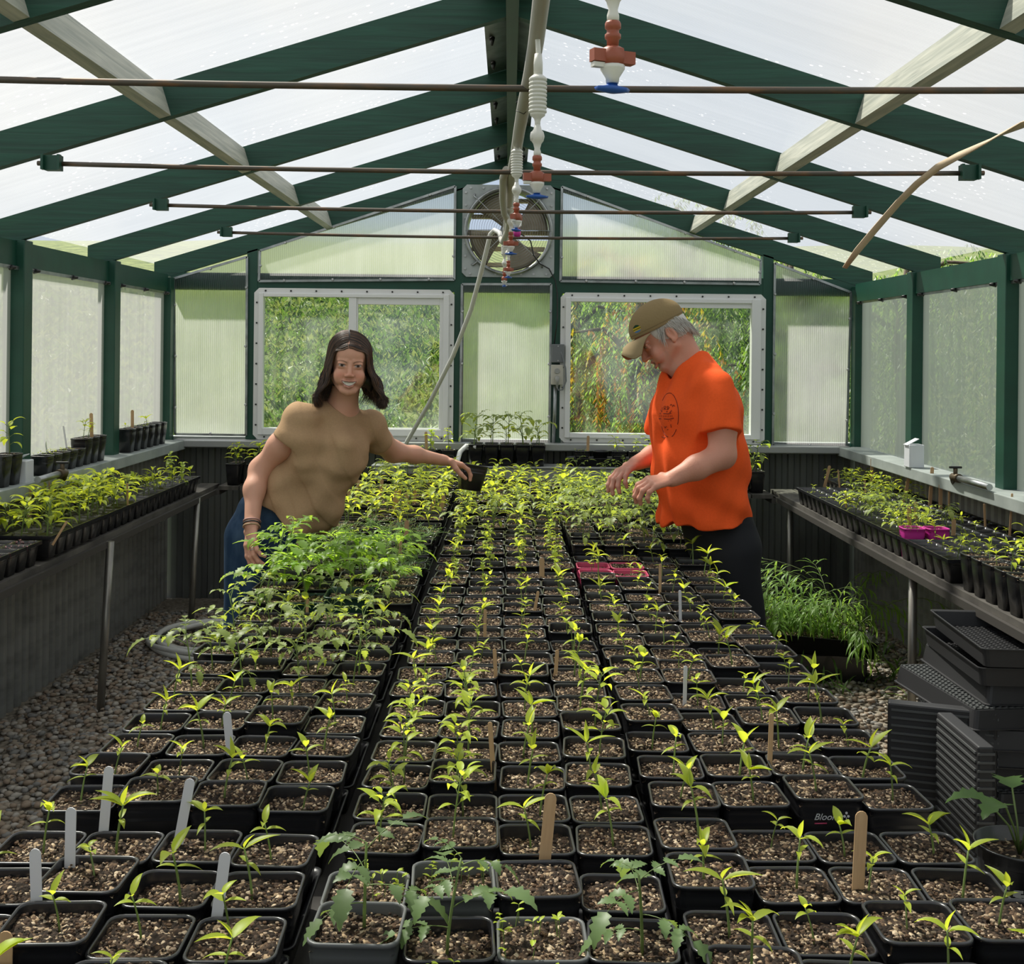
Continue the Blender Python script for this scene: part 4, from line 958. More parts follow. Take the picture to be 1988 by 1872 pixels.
willow(2.35, 10.0, 2.15, 1.0, 3, [M['willow_dark'], M['leaf_willow']], 'dark green willow filling the right side of the right window', 260)
willow(1.7, 11.8, 2.3, 1.2, 4, [M['willow_dark'], M['leaf_willow'], M['leaf_willow']], 'taller green willow farthest behind the right window', 240)
willow(3.6, 10.8, 2.1, 1.1, 6, [M['willow_dark'], M['leaf_willow']], 'willow seen as a blur through the narrow right end panel', 150)
# ------------------------------------------------------------------ gravel pebbles where the aisles show
def pebbles():
    rs = np.random.RandomState(9); iv, if_ = ICO; V = []; F = []; mi = []; n = 0; fa = np.array(if_)
    P = []
    for x0, x1, y0, y1, cnt in ((-2.05,-.72,3.2,6.9,8200),(.66,2.1,2.9,6.9,7600)):
        X = rs.uniform(x0, x1, cnt); Y = rs.uniform(y0, y1, cnt)
        for x, y in zip(X, Y): P.append((x, y))
    for x, y in P:
        s = rs.uniform(.009,.018); a = rs.uniform(0, 3.14); c, q = math.cos(a), math.sin(a)
        v = iv*(s*1.25, s*.9, s*.62); v = np.c_[v[:,0]*c-v[:,1]*q, v[:,0]*q+v[:,1]*c, v[:,2]]
        V.append(v + (x, y, rs.uniform(.002,.016))); F.append(fa + n); n += len(iv); mi += [rs.randint(4)]*len(if_)
    me = bpy.data.meshes.new('pebbles'); me.from_pydata(np.vstack(V).tolist(), [], np.vstack(F).tolist())
    for nm, c in (('pebble_tan',(.36,.30,.23)),('pebble_pale',(.46,.42,.36)),('pebble_grey',(.25,.24,.22)),('pebble_buff',(.33,.25,.18))): me.materials.append(mat(nm, c, .75))
    me.polygons.foreach_set('material_index', mi); me.polygons.foreach_set('use_smooth', [True]*len(mi)); me.update()
    return link('pebbles', me)
tag(pebbles(), 'rounded tan river pebbles covering the floor of both aisles', 'gravel', kind='stuff')
# ------------------------------------------------------------------ mist line on the ridge
pts = [at(x, y, Y) for x, y, Y in ((1062,-120,1.9),(1052,-10,2.18),(1041,80,2.42),(1031,140,2.58),(1017,205,2.85),(1008,255,3.25),(1001,300,3.62),(996,325,3.80),(990,372,4.4),(986,412,4.98),(984,440,5.6),(982,462,6.1))]
pts = [at(1120,-500,1.1)] + pts
ml = empty('mist_pipe', (0,0,0), 0, 'pale grey plastic water pipe running along under the ridge', 'pipe')
MB().tube([tuple(p) for p in pts], .0165, 14).build('pipe', M['pvc'], ml)
for i in (5, 8, 10): p = pts[i]; MB().tube([tuple(p+Vector((-.019,0,-.012))), tuple(p+Vector((0,-.002,-.021))), tuple(p+Vector((.02,0,0))), tuple(p+Vector((.003,0,.021))), tuple(p+Vector((-.02,0,.006)))], .0012, 5).build('wire_tie', M['wire'], ml)
def mister(x, y, z, sc, rz, label, side=True, top=True):
    e = empty('mist_nozzle', (x, y, z), rz, label, 'sprinkler', 'hanging mist nozzles'); e.scale = (sc,)*3
    if top:
        mb = MB(); mb.lathe([(.008,.0),(.010,-.02),(.010,-.045)], 14); mb.build('connector', M['clear'], e)
        mb = MB(); prof = [(.008,-.043),(.017,-.050)]
        for k in range(9): z0 = -.053 - k*.0085; prof += [(.0195,z0),(.0195,z0-.0045),(.0165,z0-.0055),(.0165,z0-.0075)]
        prof += [(.016,-.132),(.008,-.138),(.006,-.145),(.006,-.158)]
        mb.lathe(prof, 20); mb.build('check_valve', M['clear'], e)
        for k in range(8):
            a = k*math.pi/4; mb = None
    zz = -.158 if top else 0
    mb = MB(); mb.lathe([(.005,zz+.01),(.009,zz-.004),(.0135,zz-.010),(.0155,zz-.019),(.0135,zz-.028),(.009,zz-.034),(.006,zz-.045),(.008,zz-.052),(.008,zz-.062)], 18)
    mb.lathe([(0,-.020),(.010,-.018),(.013,-.008),(.013,.006)], 16, (.004,0,zz-.019), Matrix.Rotation(R(90),4,'Y')); mb.build('ball_valve', M['clear'], e)
    mb = MB(); mb.lathe([(.009,zz-.060),(.0105,zz-.063),(.0105,zz-.069),(.008,zz-.071),(.008,zz-.075),(.0105,zz-.077),(.0105,zz-.082),(.008,zz-.084),(.0075,zz-.094)], 16); mb.build('swivel', M['brown'], e)
    mb = MB(); mb.lathe([(.008,zz-.092),(.017,zz-.097),(.018,zz-.108),(.016,zz-.117)], 6); mb.box((-.030,-.007,zz-.114),(.030,.007,zz-.098)); mb.build('nozzle_body', M['brown'], e)
    mb = MB(); mb.lathe([(.016,zz-.117),(.016,zz-.122),(.009,zz-.133),(.008,zz-.140)], 12); mb.box((-.029,-.005,zz-.121),(.010,.005,zz-.115)); mb.build('nozzle_bridge', M['clear'], e)
    mb = MB(); mb.lathe([(.007,zz-.139),(.009,zz-.143),(.026,zz-.146),(.024,zz-.150),(.005,zz-.153)], 7, sx=1, sy=.5); mb.build('deflector', M['blue'], e)
    return e
def pipe_near(p):
    best = None
    for a, b in zip(pts[:-1], pts[1:]):
        for i in range(11):
            q = a.lerp(b, i/10); d = (q-p).length
            if best is None or d < best[0]: best = (d, q)
    return best[1]
def mist_at(px, py, Y, sc, rz, lab, **k):
    p = at(px, py, Y); e = mister(p.x, p.y, p.z, sc, rz, lab, **k); q = pipe_near(p)
    if k.get('top', True):
        Mi = (Matrix.Translation(p) @ Matrix.Rotation(rz, 4, 'Z') @ Matrix.Scale(sc, 4)).inverted(); l = Mi @ q
        MB().tube([(0,0,-.02),(0,0,.008),tuple(l*.6 + Vector((0,0,.004))),tuple(l)], .0055, 8).build('riser', M['clear'], e)
mist_at(1191, -48, 1.38, .9, .4, 'nearest hanging mist nozzle, large and slightly soft, with a blue tip', top=False)
p = at(1191, -48, 1.38); 
mb = MB(); q = pipe_near(p + Vector((0,0,.3))); mb.tube([(p.x,p.y,p.z-.005),(p.x-.001,p.y,p.z+.08),(p.x*.6+q.x*.4,p.y*.6+q.y*.4,q.z-.06),(q.x,q.y,q.z)], .0065, 10); tag(mb.build('riser_tube', M['clear']), 'thin pale tube that the nearest mist nozzle hangs on', 'tube')
mist_at(1045, 105, 2.36, .93, .2, 'ribbed mist nozzle crossing the nearest tie rod, brown body and blue tip')
mist_at(1004, 262, 3.42, .9, 1.1, 'mist nozzle hanging between the two nearest tie rods')
mist_at(993, 345, 4.75, 1.0, .1, 'mist nozzle just below the second tie rod in front of the fan')
mist_at(988, 425, 5.55, .9, .7, 'ribbed mist nozzle in front of the lower half of the fan')
mist_at(980, 450, 6.3, .95, 1.6, 'farthest mist nozzle, lowest in front of the fan')
mb = MB(); mb.tube([tuple(at(x, y, Y)) for x, y, Y in ((983,330,3.85),(977,345,4.0),(976,385,4.4),(979,415,4.8),(988,432,5.0),(985,450,5.3),(976,470,5.7),(972,462,5.9))], .013, 12)
tag(mb.build('feed_pipe', M['pvc']), 'pale pipe hanging beside the nozzles from the second tie rod', 'pipe')
mb = MB(); mb.tube([tuple(at(x, y, Y)) for x, y, Y in ((974,470,6.05),(970,452,6.12),(960,447,6.16),(952,455,6.18),(946,480,6.2),(935,525,6.3),(915,600,6.45),(880,690,6.6),(835,780,6.8),(790,858,7.02),(785,868,7.04))], .0125, 12)
tag(mb.build('water_hose', M['hose']), 'pale grey water hose slanting down from the roof pipe past the left window', 'hose')
mb = MB(); mb.tube([tuple(at(x, y, Y)) for x, y, Y in ((992,440,6.0),(990,422,6.0),(996,412,6.0),(1006,411,6.0),(1012,424,6.0),(1011,438,6.0),(1004,443,6.0))], .0045, 8)
tag(mb.build('thin_tube', M['vinyl']), 'short thin white tube looped beside the nozzles over the fan', 'tube')
mb = MB(); q = at(1004, 452, 6.0); mb.lathe([(0,.02),(.016,.018),(.02,.0),(.016,-.02),(0,-.022)], 14, tuple(q)); tag(mb.build('timer', M['magenta']), 'small pink and white valve hanging on the end of the thin tube', 'valve')
mb = MB(); mb.tube([tuple(at(x, y, Y)) for x, y, Y in ((925,868,6.95),(905,866,6.97),(893,878,6.9),(888,896,6.8),(888,915,6.7))], .014, 12)
tag(mb.build('hose_end', M['vinyl']), 'short white hose bend beside the pots on the back ledge', 'hose')
# coil of hose on the floor at the left
P = []
for k in range(110):
    t = k/109*3.4*2*math.pi; r = .43 + .05*math.sin(t*.31) - .02*(k/109); P.append((-1.42 + r*math.cos(t+2.2)*.92, 6.15 + .62*r*1.35*math.sin(t+2.2), .030 + .03*k/109 + .012*math.sin(t*1.7)))
tag(MB().tube(P, .0135, 10).build('hose_coil', M['hose']), 'pale hose lying in a loose coil on the gravel of the left aisle', 'hose')
# taps, white boxes on the sills
def tap(x, y, z, s, label, ext=.05):
    e = empty('garden_tap', (x, y, z), math.pi, label, 'tap')
    MB().tube([(0,ext,0),(0,-.18,0)], .014, 10).build('pipe', M['galv'], e)
    mb = MB(); mb.tube([(0,-.17,0),(0,-.24,.0),(s*.02,-.28,-.03)], [.020,.018,.014], 10); mb.tube([(0,-.215,0),(0,-.215,.04)], .010, 8); mb.build('tap_body', M['brass'], e)
    mb = MB(); mb.box((-.028,-.222,.04),(.028,-.208,.050)); bevel(mb.build('handle', M['screw'], e), .003)
p = at(135, 900, 5.05); tap(-1.90, 4.84, 1.005, 1, 'old brass tap on a grey pipe over the left sill')
bpy.context.view_layer.update()
tap(1.99, 5.05, 1.005, -1, 'old brass tap on a grey pipe over the right sill', .16)
for (x, y, z, w, h, lab) in ((-2.0, 4.90, ZS-.05, .05, .14, 'white plastic box at the left sill beside the tap pipe'), (2.03, 5.92, ZS+.001, .075, .115, 'white plastic box standing on the right sill beside the post')):
    e = empty('white_box', (x, y, z), 0, lab, 'box'); mb = MB(); mb.box((-w/2,-.04,0),(w/2,.04,h)); bevel(mb.build('box_body', M['box'], e), .004)
    mb = MB(); mb.obox((-w/2*.4,0,h+.012), w*.9, .06, .003, Matrix.Rotation(-.5, 4, 'Y')); mb.build('lid', M['box'], e)
# ------------------------------------------------------------------ right aisle: trays, plants, pots
def rib_tray(label, x, y, z, rz, rx=0, ry=0, up=False, pink=False):
    e = empty('nursery_tray', (x, y, z), 0, label, 'tray', 'stacked empty trays under the right bench'); e.rotation_euler = (rx, ry, rz)
    w, d, h = .28, .52, .055; s = -1 if not up else 1
    mb = tray_mesh(w, d, h); v = np.vstack(mb.v)
    if not up: v[:, 2] = h - v[:, 2]
    m2 = MB(); m2.add(v, mb.f, 0, False); m2.build('tray_body', M['darkmesh'], e)
    g = MB(); z0 = h + .001 if not up else .006
    for i in range(13): g.box((-w/2+.02+i*.0195, -d/2+.02, z0), (-w/2+.026+i*.0195, d/2-.02, z0+.0025))
    for j in range(24): g.box((-w/2+.018, -d/2+.02+j*.0205, z0), (w/2-.018, -d/2+.026+j*.0205, z0+.0025))
    g.build('bottom_grid', M['potgrey'] if not up else M['darkmesh'], e)
    if pink:
        m3 = MB(); m3.box((-w/2-.004,-d/2-.004,0),(-w/2+.006,d/2+.004,.012)); m3.build('pink_rim', M['pinkp'], e)
    return e
zs = 0.002; rs_ = random.Random(4); nst = 12
for k in range(nst):
    tilt = {8: .0}.get(k, rs_.uniform(-.0,.0)); rz = rs_.uniform(-.16,.16); up = k == nst-1 or k == 10
    lab = {nst-1: 'topmost tray of the stack under the right bench, open side up', 8: 'upside-down grid tray jutting from the upper stack', 6: 'tray with a pink rim in the middle of the stack'}.get(k, 'empty black tray, %s from the bottom of the stack under the right bench' % ordw(k+1))
    jut = {8: -.06, 6: -.04}.get(k, rs_.uniform(-.025,.025))
    rib_tray(lab, 1.50+jut, 3.66+rs_.uniform(-.03,.03), zs, rz, up=up, pink=k == 6); zs += .0595
def slotted(label, x, y, rz, tilt):
    e = empty('slotted_tray', (x, y, 0), rz, label, 'tray'); mm = Matrix.Rotation(tilt, 4, 'Y')
    mb = MB(); mb.obox((0,0,.265), .045, .30, .52, None); o = mb.build('tray_body', M['darkmesh'], e); o.rotation_euler = (0, tilt, 0); bevel(o, .006)
    mb = MB()
    for i in range(22): mb.box((-.026,-.14,.03+i*.0225),(-.0225,.14,.036+i*.0225)); mb.box((-.14*.16,-.153,.03+i*.0225),(.14*.16,-.150,.036+i*.0225))
    o = mb.build('slots', M['potgrey'], e); o.rotation_euler = (0, tilt, 0)
slotted('black slotted tray standing on its side against the stack', 1.26, 3.25, .0, .0)
slotted('second black tray on its side, behind the slotted one', 1.275, 3.46, 1.25, .0)
# willow-leaved plant on the floor
def floor_plant(x, y, label):
    e = empty('leafy_floor_plant', (x, y, 0), 0, label, 'plant'); rs = np.random.RandomState(21); st, fo = MB(), MB()
    tmb = tray_mesh(.50,.27,.08); o = tmb.build('tray', M['tray'], e); o.location = (0,0,.14); o.rotation_euler = (0,.06,-.1)
    mb = MB(); mb.box((-.2,-.1,.0),(.2,.1,.139)); bevel(mb.build('crate', M['pot'], e), .01)
    s = link('soil', flat_soil(3, 2, .12, 0, 77), e, (0,0,.19))
    for k in range(58):
        a = rs.uniform(0, 6.28); L = rs.uniform(.28,.70); el = rs.uniform(.8,1.5); p = np.array((rs.uniform(-.2,.2), rs.uniform(-.1,.1), .18)); P = [p]; q = el; az = a if k % 3 else 3.3 + rs.uniform(-.6,.6)
        for i in range(9):
            P.append(P[-1] + np.array((math.cos(az)*math.cos(q), math.sin(az)*math.cos(q), math.sin(q)))*L/9); q -= rs.uniform(.08,.30)
        st.tube(P, [.0022*(1-.07*i) for i in range(10)], 5, cap=False)
        for i in range(2, 10):
            for s_ in (-1, 1): leaf(fo, P[i], az+s_*rs.uniform(.3,1.1), q+rs.uniform(-.1,.7), rs.uniform(.07,.12), rs.uniform(.009,.014), rs.uniform(.6,1.6), .25, 'narrow')
    st.build('stems', M['stem'], e); fo.build('foliage', M['leaf_willow'], e)
floor_plant(1.50, 5.66, 'bushy plant with long narrow drooping leaves in a tray under the right bench')
# weeds below it
rs = np.random.RandomState(5); wd = MB()
for k in range(260):
    x, y = rs.uniform(1.05,2.0), rs.uniform(5.3,6.6); leaf(wd, (x, y, .01), rs.uniform(0,6.3), rs.uniform(.4,1.4), rs.uniform(.06,.18), .012, rs.uniform(.3,1.5), .2, 'narrow')
tag(wd.build('floor_weeds', M['leaf_fern']), 'low weeds growing in the gravel around the drooping plant', 'weeds', kind='stuff')
# round black pots at the lower right on an upturned crate
cr_ = empty('crate', (1.06, 2.42, 0), 0, 'black upturned crate under the round pots, lower right', 'crate')
mb = MB(); mb.box((-.17,-.30,0),(.17,.30,.40)); bevel(mb.build('crate_body', M['darkmesh'], cr_), .01)
mb = MB(); [mb.box((-.174,-.28,.05+i*.06),(-.17,.28,.07+i*.06)) for i in range(6)]; mb.build('crate_slats', M['pot'], cr_)
RPM = rnd_pot(.085,.19,M['pot'])
def big_round(x, y, z, label, leafs):
    e = empty('round_potted_plant', (x, y, z), 0, label, CAT, 'round black pots at the lower right'); link('pot', RPM, e); link('soil', SOILR[0], e, (0,0,.165), scale=(1.5,1.5,1))
    st, fo = MB(), MB(); rs = np.random.RandomState(int(x*100))
    for k in range(leafs):
        a = k*2.4 + .5; P = [np.array((0,0,.165)), np.array((math.cos(a)*.02, math.sin(a)*.02, .22)), np.array((math.cos(a)*.06, math.sin(a)*.06, .26+.03*k/leafs))]
        st.tube(P, .0022, 5); leaf(fo, P[-1], a, .3, .085, .06, .8, .25, 'serrated')
    st.build('stem', M['stem'], e); fo.build('foliage', M['leaf_fern'], e)
    return e
big_round(1.015, 2.33, .402, 'round black pot with broad dark leaves and a worn white label, lower right edge', 6)
big_round(1.10, 2.12, .402, 'nearest round black pot, cut by the right edge of the photo', 4)
mb = MB()
rs = np.random.RandomState(2)
for k in range(60):
    a = R(-118 + rs.uniform(-15,15)); z = .09 + rs.uniform(-.035,.035); r = .0705 + z*.063*1.05; s = rs.uniform(.003,.007)
    c = np.array((1.015 + math.cos(a)*r, 2.33 + math.sin(a)*r, .402+z)); t = np.array((-math.sin(a), math.cos(a), 0)); n = len(mb.v)
    mb.add([c - t*s, c + t*s, c + t*s + (0,0,s*1.2), c - t*s + (0,0,s*.9)], [(0,1,2,3)])
o = mb.build('worn_label', M['label']); o.parent = [x for x in bpy.data.objects if x.get('label','').startswith('round black pot with broad')][0]; o.location = (-1.015,-2.33,-.402)
# blue bin at the left edge
e = empty('blue_tray', (-1.77, 3.66, BZ-.10), 0, 'corner of a blue plastic tub at the left edge under the bench', 'tub')
mb = tray_mesh(.22,.22,.09); mb.build('tub_body', M['bluebin'], e)
# ------------------------------------------------------------------ people: smooth distance fields turned into surfaces
A_ = lambda p: np.array(p, float)
class Field:
    def __init__(s): s.p = []
    def cone(s, a, b, ra, rb, k=.012, neg=False):
        a, b = A_(a), A_(b); ba = b-a; L2 = max(ba@ba, 1e-9); r = max(ra, rb)
        def f(P):
            pa = P - a; t = np.clip(pa@ba/L2, 0, 1); return np.linalg.norm(pa - t[..., None]*ba, axis=-1) - (ra + (rb-ra)*t)
        s.p.append((f, np.minimum(a, b)-r, np.maximum(a, b)+r, k, neg)); return s
    def chain(s, pts, rs, k=.012):
        for i in range(len(pts)-1): s.cone(pts[i], pts[i+1], rs[i], rs[i+1], k)
        return s
    def flat(s, a, b, wa, wb, da, db, side, k=.02, neg=False, cap=False):
        """limb or trunk of oval section: half widths w along side, d across it; cap = square ends"""
        a, b = A_(a), A_(b); ba = b-a; L = np.linalg.norm(ba); t_ = ba/L; sd = A_(side); sd = sd - t_*(sd@t_); sd /= np.linalg.norm(sd); up = np.cross(t_, sd); r = max(wa, wb, da, db)
        def f(P):
            pa = P - a; h = pa@t_; t = np.clip(h/L, 0, 1); v = pa - (t*L)[..., None]*t_
            w = wa + (wb-wa)*t; d = da + (db-da)*t; x = v@sd; y = v@up; z = v@t_; m = np.minimum(w, d)
            if cap:
                q = (np.sqrt((x/w)**2 + (y/d)**2) - 1)*m; return np.maximum(q, np.maximum(-h, h-L))
            return (np.sqrt((x/w)**2 + (y/d)**2 + (z/m)**2) - 1)*m
        s.p.append((f, np.minimum(a, b)-r, np.maximum(a, b)+r, k, neg)); return s
    def ell(s, c, r, R_=None, k=.012, neg=False):
        c, r = A_(c), A_(r); Rm = np.eye(3) if R_ is None else R_; m = r.max()
        def f(P):
            q = (P - c)@Rm; k0 = np.linalg.norm(q/r, axis=-1); k1 = np.linalg.norm(q/(r*r), axis=-1) + 1e-9; return k0*(k0-1)/k1
        s.p.append((f, c-m, c+m, k, neg)); return s
    def plane(s, o, n, k=.002):                     # keep the side the normal points away from
        o, n = A_(o), A_(n)/np.linalg.norm(n); s.p.append((lambda P: -((P-o)@n), None, None, k, True)); return s
    def mesh(s, lo, hi, h, disp=None):
        lo, hi = A_(lo), A_(hi); n = np.ceil((hi-lo)/h).astype(int)+1
        D = np.full(n, .08, np.float32); ax = [lo[i] + h*np.arange(n[i]) for i in range(3)]
        for f, a, b, k, neg in s.p:
            if a is None: sl = (slice(None),)*3
            else:
                m = k*1.2 + .03; i0 = np.clip(np.floor((a-m-lo)/h).astype(int), 0, n); i1 = np.clip(np.ceil((b+m-lo)/h).astype(int)+1, 0, n)
                if (i1 <= i0).any(): continue
                sl = tuple(slice(p, q) for p, q in zip(i0, i1))
            G = np.stack(np.meshgrid(*[ax[i][sl[i]] for i in range(3)], indexing='ij'), -1); d = f(G).astype(np.float32); o = D[sl]
            if neg:
                d = -d; q = np.clip(.5 - .5*(o-d)/k, 0, 1); D[sl] = o + (d-o)*q + k*q*(1-q)
            else:
                q = np.clip(.5 + .5*(o-d)/k, 0, 1); D[sl] = o*(1-q) + d*q - k*q*(1-q)
        if disp is not None:
            G = np.stack(np.meshgrid(*ax, indexing='ij'), -1); D = D + disp(G).astype(np.float32)
        return nets(D, lo, h)
def nets(D, lo, h):
    S_ = D < 0; c = np.zeros(np.array(D.shape)-1, np.int8)
    for i in (0,1):
        for j in (0,1):
            for k in (0,1): c += S_[i:D.shape[0]-1+i, j:D.shape[1]-1+j, k:D.shape[2]-1+k]
    act = (c > 0) & (c < 8); I = np.argwhere(act); idx = np.full(act.shape, -1, np.int64); idx[act] = np.arange(len(I))
    acc = np.zeros((len(I), 3)); cnt = np.zeros(len(I))
    cor = [(i,j,k) for i in (0,1) for j in (0,1) for k in (0,1)]
    val = {q: D[I[:,0]+q[0], I[:,1]+q[1], I[:,2]+q[2]] for q in cor}
    for a in cor:
        for ax in range(3):
            if a[ax]: continue
            b = tuple(a[i] + (i == ax) for i in range(3)); va, vb = val[a], val[b]; m = (va < 0) != (vb < 0)
            t = np.where(m, va/(va-vb+1e-12), 0); p = np.tile(A_(a), (len(I), 1)); p[:, ax] += t; acc[m] += p[m]; cnt[m] += 1
    V = (I + acc/cnt[:, None])*h + lo; F = []
    for ax in range(3):
        u, v = (ax+1)%3, (ax+2)%3; s0 = [slice(None)]*3; s1 = [slice(None)]*3
        s0[ax] = slice(0, -1); s1[ax] = slice(1, None)
        for w in (u, v): s0[w] = slice(1, -1); s1[w] = slice(1, -1)
        a, b = S_[tuple(s0)], S_[tuple(s1)]; E = np.argwhere(a != b); ins = a[tuple(E.T)]
        off = np.zeros(3, int); off[u] = 1; off[v] = 1; E = E + off
        def cell(du, dv): q = E.copy(); q[:, u] += du; q[:, v] += dv; return idx[tuple(q.T)]
        Q = np.stack([cell(-1,-1), cell(0,-1), cell(0,0), cell(-1,0)], 1); Q[~ins] = Q[~ins][:, ::-1]; F.append(Q)
    F = np.vstack(F); F = F[(F >= 0).all(1)]; return V, F
def nmesh(name, parts, mats, colf=None, mfun=None):
    V = np.vstack([p[0] for p in parts]); o = 0; Fs = []
    for v, f in parts: Fs.append(f + o); o += len(v)
    F = np.vstack(Fs); me = bpy.data.meshes.new(name); me.from_pydata(V.tolist(), [], F.tolist())
    for m in (mats if isinstance(mats, (list, tuple)) else [mats]): me.materials.append(m)
    me.polygons.foreach_set('use_smooth', [True]*len(F))
    if colf is not None:
        c = colf(V); at_ = me.color_attributes.new('tone', 'FLOAT_COLOR', 'POINT'); at_.data.foreach_set('color', np.c_[c, np.ones(len(c))].ravel())
    if mfun is not None: me.polygons.foreach_set('material_index', mfun(V[F].mean(1)).astype(int))
    me.update(); return me
def drop(part, boxes, m=.006):
    V, F = part; c = V[F].mean(1); keep = np.ones(len(F), bool)
    for lo, hi in boxes: keep &= ~((c > A_(lo)+m) & (c < A_(hi)-m)).all(1)
    return V, F[keep]
def tone_mat(name, rough=.5, sss=.08, bump=0, spec=.4, bscale=60):
    m = mat(name, (.5,.5,.5), rough, sss=sss, spec=spec); nt = m.node_tree; a = N(nt, 'ShaderNodeVertexColor'); a.layer_name = 'tone'; b = nt.nodes['Principled BSDF']
    nt.links.new(a.outputs[0], b.inputs['Base Color'])
    if bump:
        t = N(nt, 'ShaderNodeTexCoord'); n = N(nt, 'ShaderNodeTexNoise'); n.inputs['Scale'].default_value = bscale; n.inputs['Detail'].default_value = 4; bp = N(nt, 'ShaderNodeBump'); bp.inputs['Strength'].default_value = bump; bp.inputs['Distance'].default_value = .003
        nt.links.new(t.outputs['Object'], n.inputs['Vector']); nt.links.new(n.outputs[0], bp.inputs['Height']); nt.links.new(bp.outputs[0], b.inputs['Normal'])
    return m
def frame(o, fwd, up):
    f = A_(fwd)/np.linalg.norm(fwd); u = A_(up); u = u - f*(u@f); u /= np.linalg.norm(u); x = np.cross(f, u); return A_(o), np.stack([x, f, u], 1)   # columns: x, y (front), z
def smooth(a, b, x): t = np.clip((x-a)/(b-a), 0, 1); return t*t*(3-2*t)
class HB:
    """adds head features given in head coordinates (x side, y front, z up)"""
    def __init__(s, F, O, Rm, sc=1): s.F, s.O, s.R, s.s = F, O, Rm, sc
    def w(s, p): return s.O + s.R@(A_(p)*s.s)
    def ell(s, c, r, rot=None, **k): s.F.ell(s.w(c), A_(r)*s.s, s.R if rot is None else s.R@rot, **k)
    def cone(s, a, b, ra, rb, **k): s.F.cone(s.w(a), s.w(b), ra*s.s, rb*s.s, **k)
def rotx(a): c, s = math.cos(a), math.sin(a); return np.array([[1,0,0],[0,c,-s],[0,s,c]])
def head(F, O, Rm, sc, male):
    h = HB(F, O, Rm, sc)
    h.ell((0,-.015,.040), (.074,.092,.078), k=.01)
    h.ell((0,.020,-.018), (.060,.066,.080), k=.02)
    h.ell((0,.052,.045), (.052,.036,.042), k=.02)
    for s in (-1, 1):
        h.cone((s*.054,-.004,-.045), (s*.022,.060,-.090), .021 if male else .018, .017 if male else .014, k=.018)
        h.ell((s*.037,.063,-.032), (.022,.020,.021), k=.014)
        h.ell((s*.036,.062,-.050), (.018,.018,.020), k=.014)
        h.cone((s*.013,.083,.020), (s*.042,.070,.020), .009 if male else .006, .006, k=.010)
        h.ell((s*.031,.094,.004), (.015,.013,.0095), k=.007, neg=True)
        h.ell((s*.030,.0715,.003), (.014,.0135,.0125), k=.003)
        h.cone((s*.018,.081,-.0035), (s*.043,.074,-.0030), .0030, .0028, k=.007)
        h.cone((s*.017,.083,.0115), (s*.044,.077,.0105), .0038, .0036, k=.006)
        h.ell((s*(.0125 if male else .0108),.091,-.034), (.0075,.010,.0065), k=.006)
    h.cone((0,.083,.012), (0,.103 if male else .100,-.030), .0070, .0115 if male else .0085, k=.009)
    h.ell((0,.060,-.096), (.024 if male else .019,.020,.017), k=.016)
    h.cone((-.020,.079,-.058), (.020,.079,-.058), .0075, .0075, k=.012)
    # lips and mouth line
    for s in (-1, 1):
        h.cone((0,.0905,-.0545), (s*.014,.0865,-.0540), .0034, .0030, k=.005); h.cone((s*.014,.0865,-.0540), (s*.027,.075,-.0515), .0030, .0018, k=.005)
        h.cone((0,.0870,-.0765), (s*.012,.0845,-.0738), .0045, .0040, k=.006); h.cone((s*.012,.0845,-.0738), (s*.024,.075,-.0600), .0040, .0022, k=.006)
    if not male: h.ell((0,.0795,-.0645), (.022,.0075,.0105), k=.003)
    if male:
        for s in (-1, 1): h.cone((0,.0925,-.063), (s*.022,.080,-.057), .003, .002, k=.004, neg=True)
    for s in ((-1, 1) if male else ()):
        h.ell((s*.076,-.016,-.006), (.007,.017,.029), rotx(-.18), k=.006)
        h.ell((s*.083,-.012,-.003), (.006,.010,.019), rotx(-.18), k=.004, neg=True)
        h.ell((s*.077,-.010,-.030), (.006,.008,.009), k=.005)
    return h
def hand(F, W, palm_dir, normal, tips, sc=1.0, thumb=None, spread=.4, k=.006):
    """palm from wrist W along palm_dir, palm normal given; tips = curl (radians per joint) of four fingers"""
    d = A_(palm_dir)/np.linalg.norm(palm_dir); n = A_(normal); n = n - d*(n@d); n /= np.linalg.norm(n); s = np.cross(d, n); W = A_(W)
    F.flat(W - d*.01*sc, W + d*.075*sc, .026*sc, .038*sc, .020*sc, .014*sc, s, k=.010)
    out = []
    for i, cu in enumerate(tips):
        o = (i-1.5)/1.5; L = (.040,.045,.042,.033)[i]*sc; b = W + d*(.078-.006*abs(o))*sc + s*o*.029*sc; dd = d + s*o*spread*.3; dd /= np.linalg.norm(dd)
        q = b; r = (.0093,.0095,.0092,.0080)[i]*sc; P = [W + d*.03*sc + s*o*.02*sc, b]; R_ = [.009*sc, r*1.08]; a = cu*.6
        for j, m in enumerate((1., .66, .52)):
            v = dd*math.cos(a) + n*math.sin(a); q = q + v*L*m; P.append(q); R_.append(r*(.98,.9,.8)[j]); a += cu
        F.chain(P, R_, k); out.append(P)
    th = thumb or (.9, .5); b = W + d*.022*sc - s*.026*sc; v = d*math.cos(th[0]) - s*math.sin(th[0]) + n*th[1]; v /= np.linalg.norm(v)
    q1 = b + v*.036*sc; v2 = v*.7 + d*.5 + n*.2*th[1]; v2 /= np.linalg.norm(v2); q2 = q1 + v2*.032*sc; q3 = q2 + (v2+d*.3)*.022*sc
    F.chain([W + d*.01*sc - s*.012*sc, b, q1, q2, q3], [.013*sc,.0145*sc,.0115*sc,.0098*sc,.0082*sc], k); out.append([b, q1, q2, q3]); return out
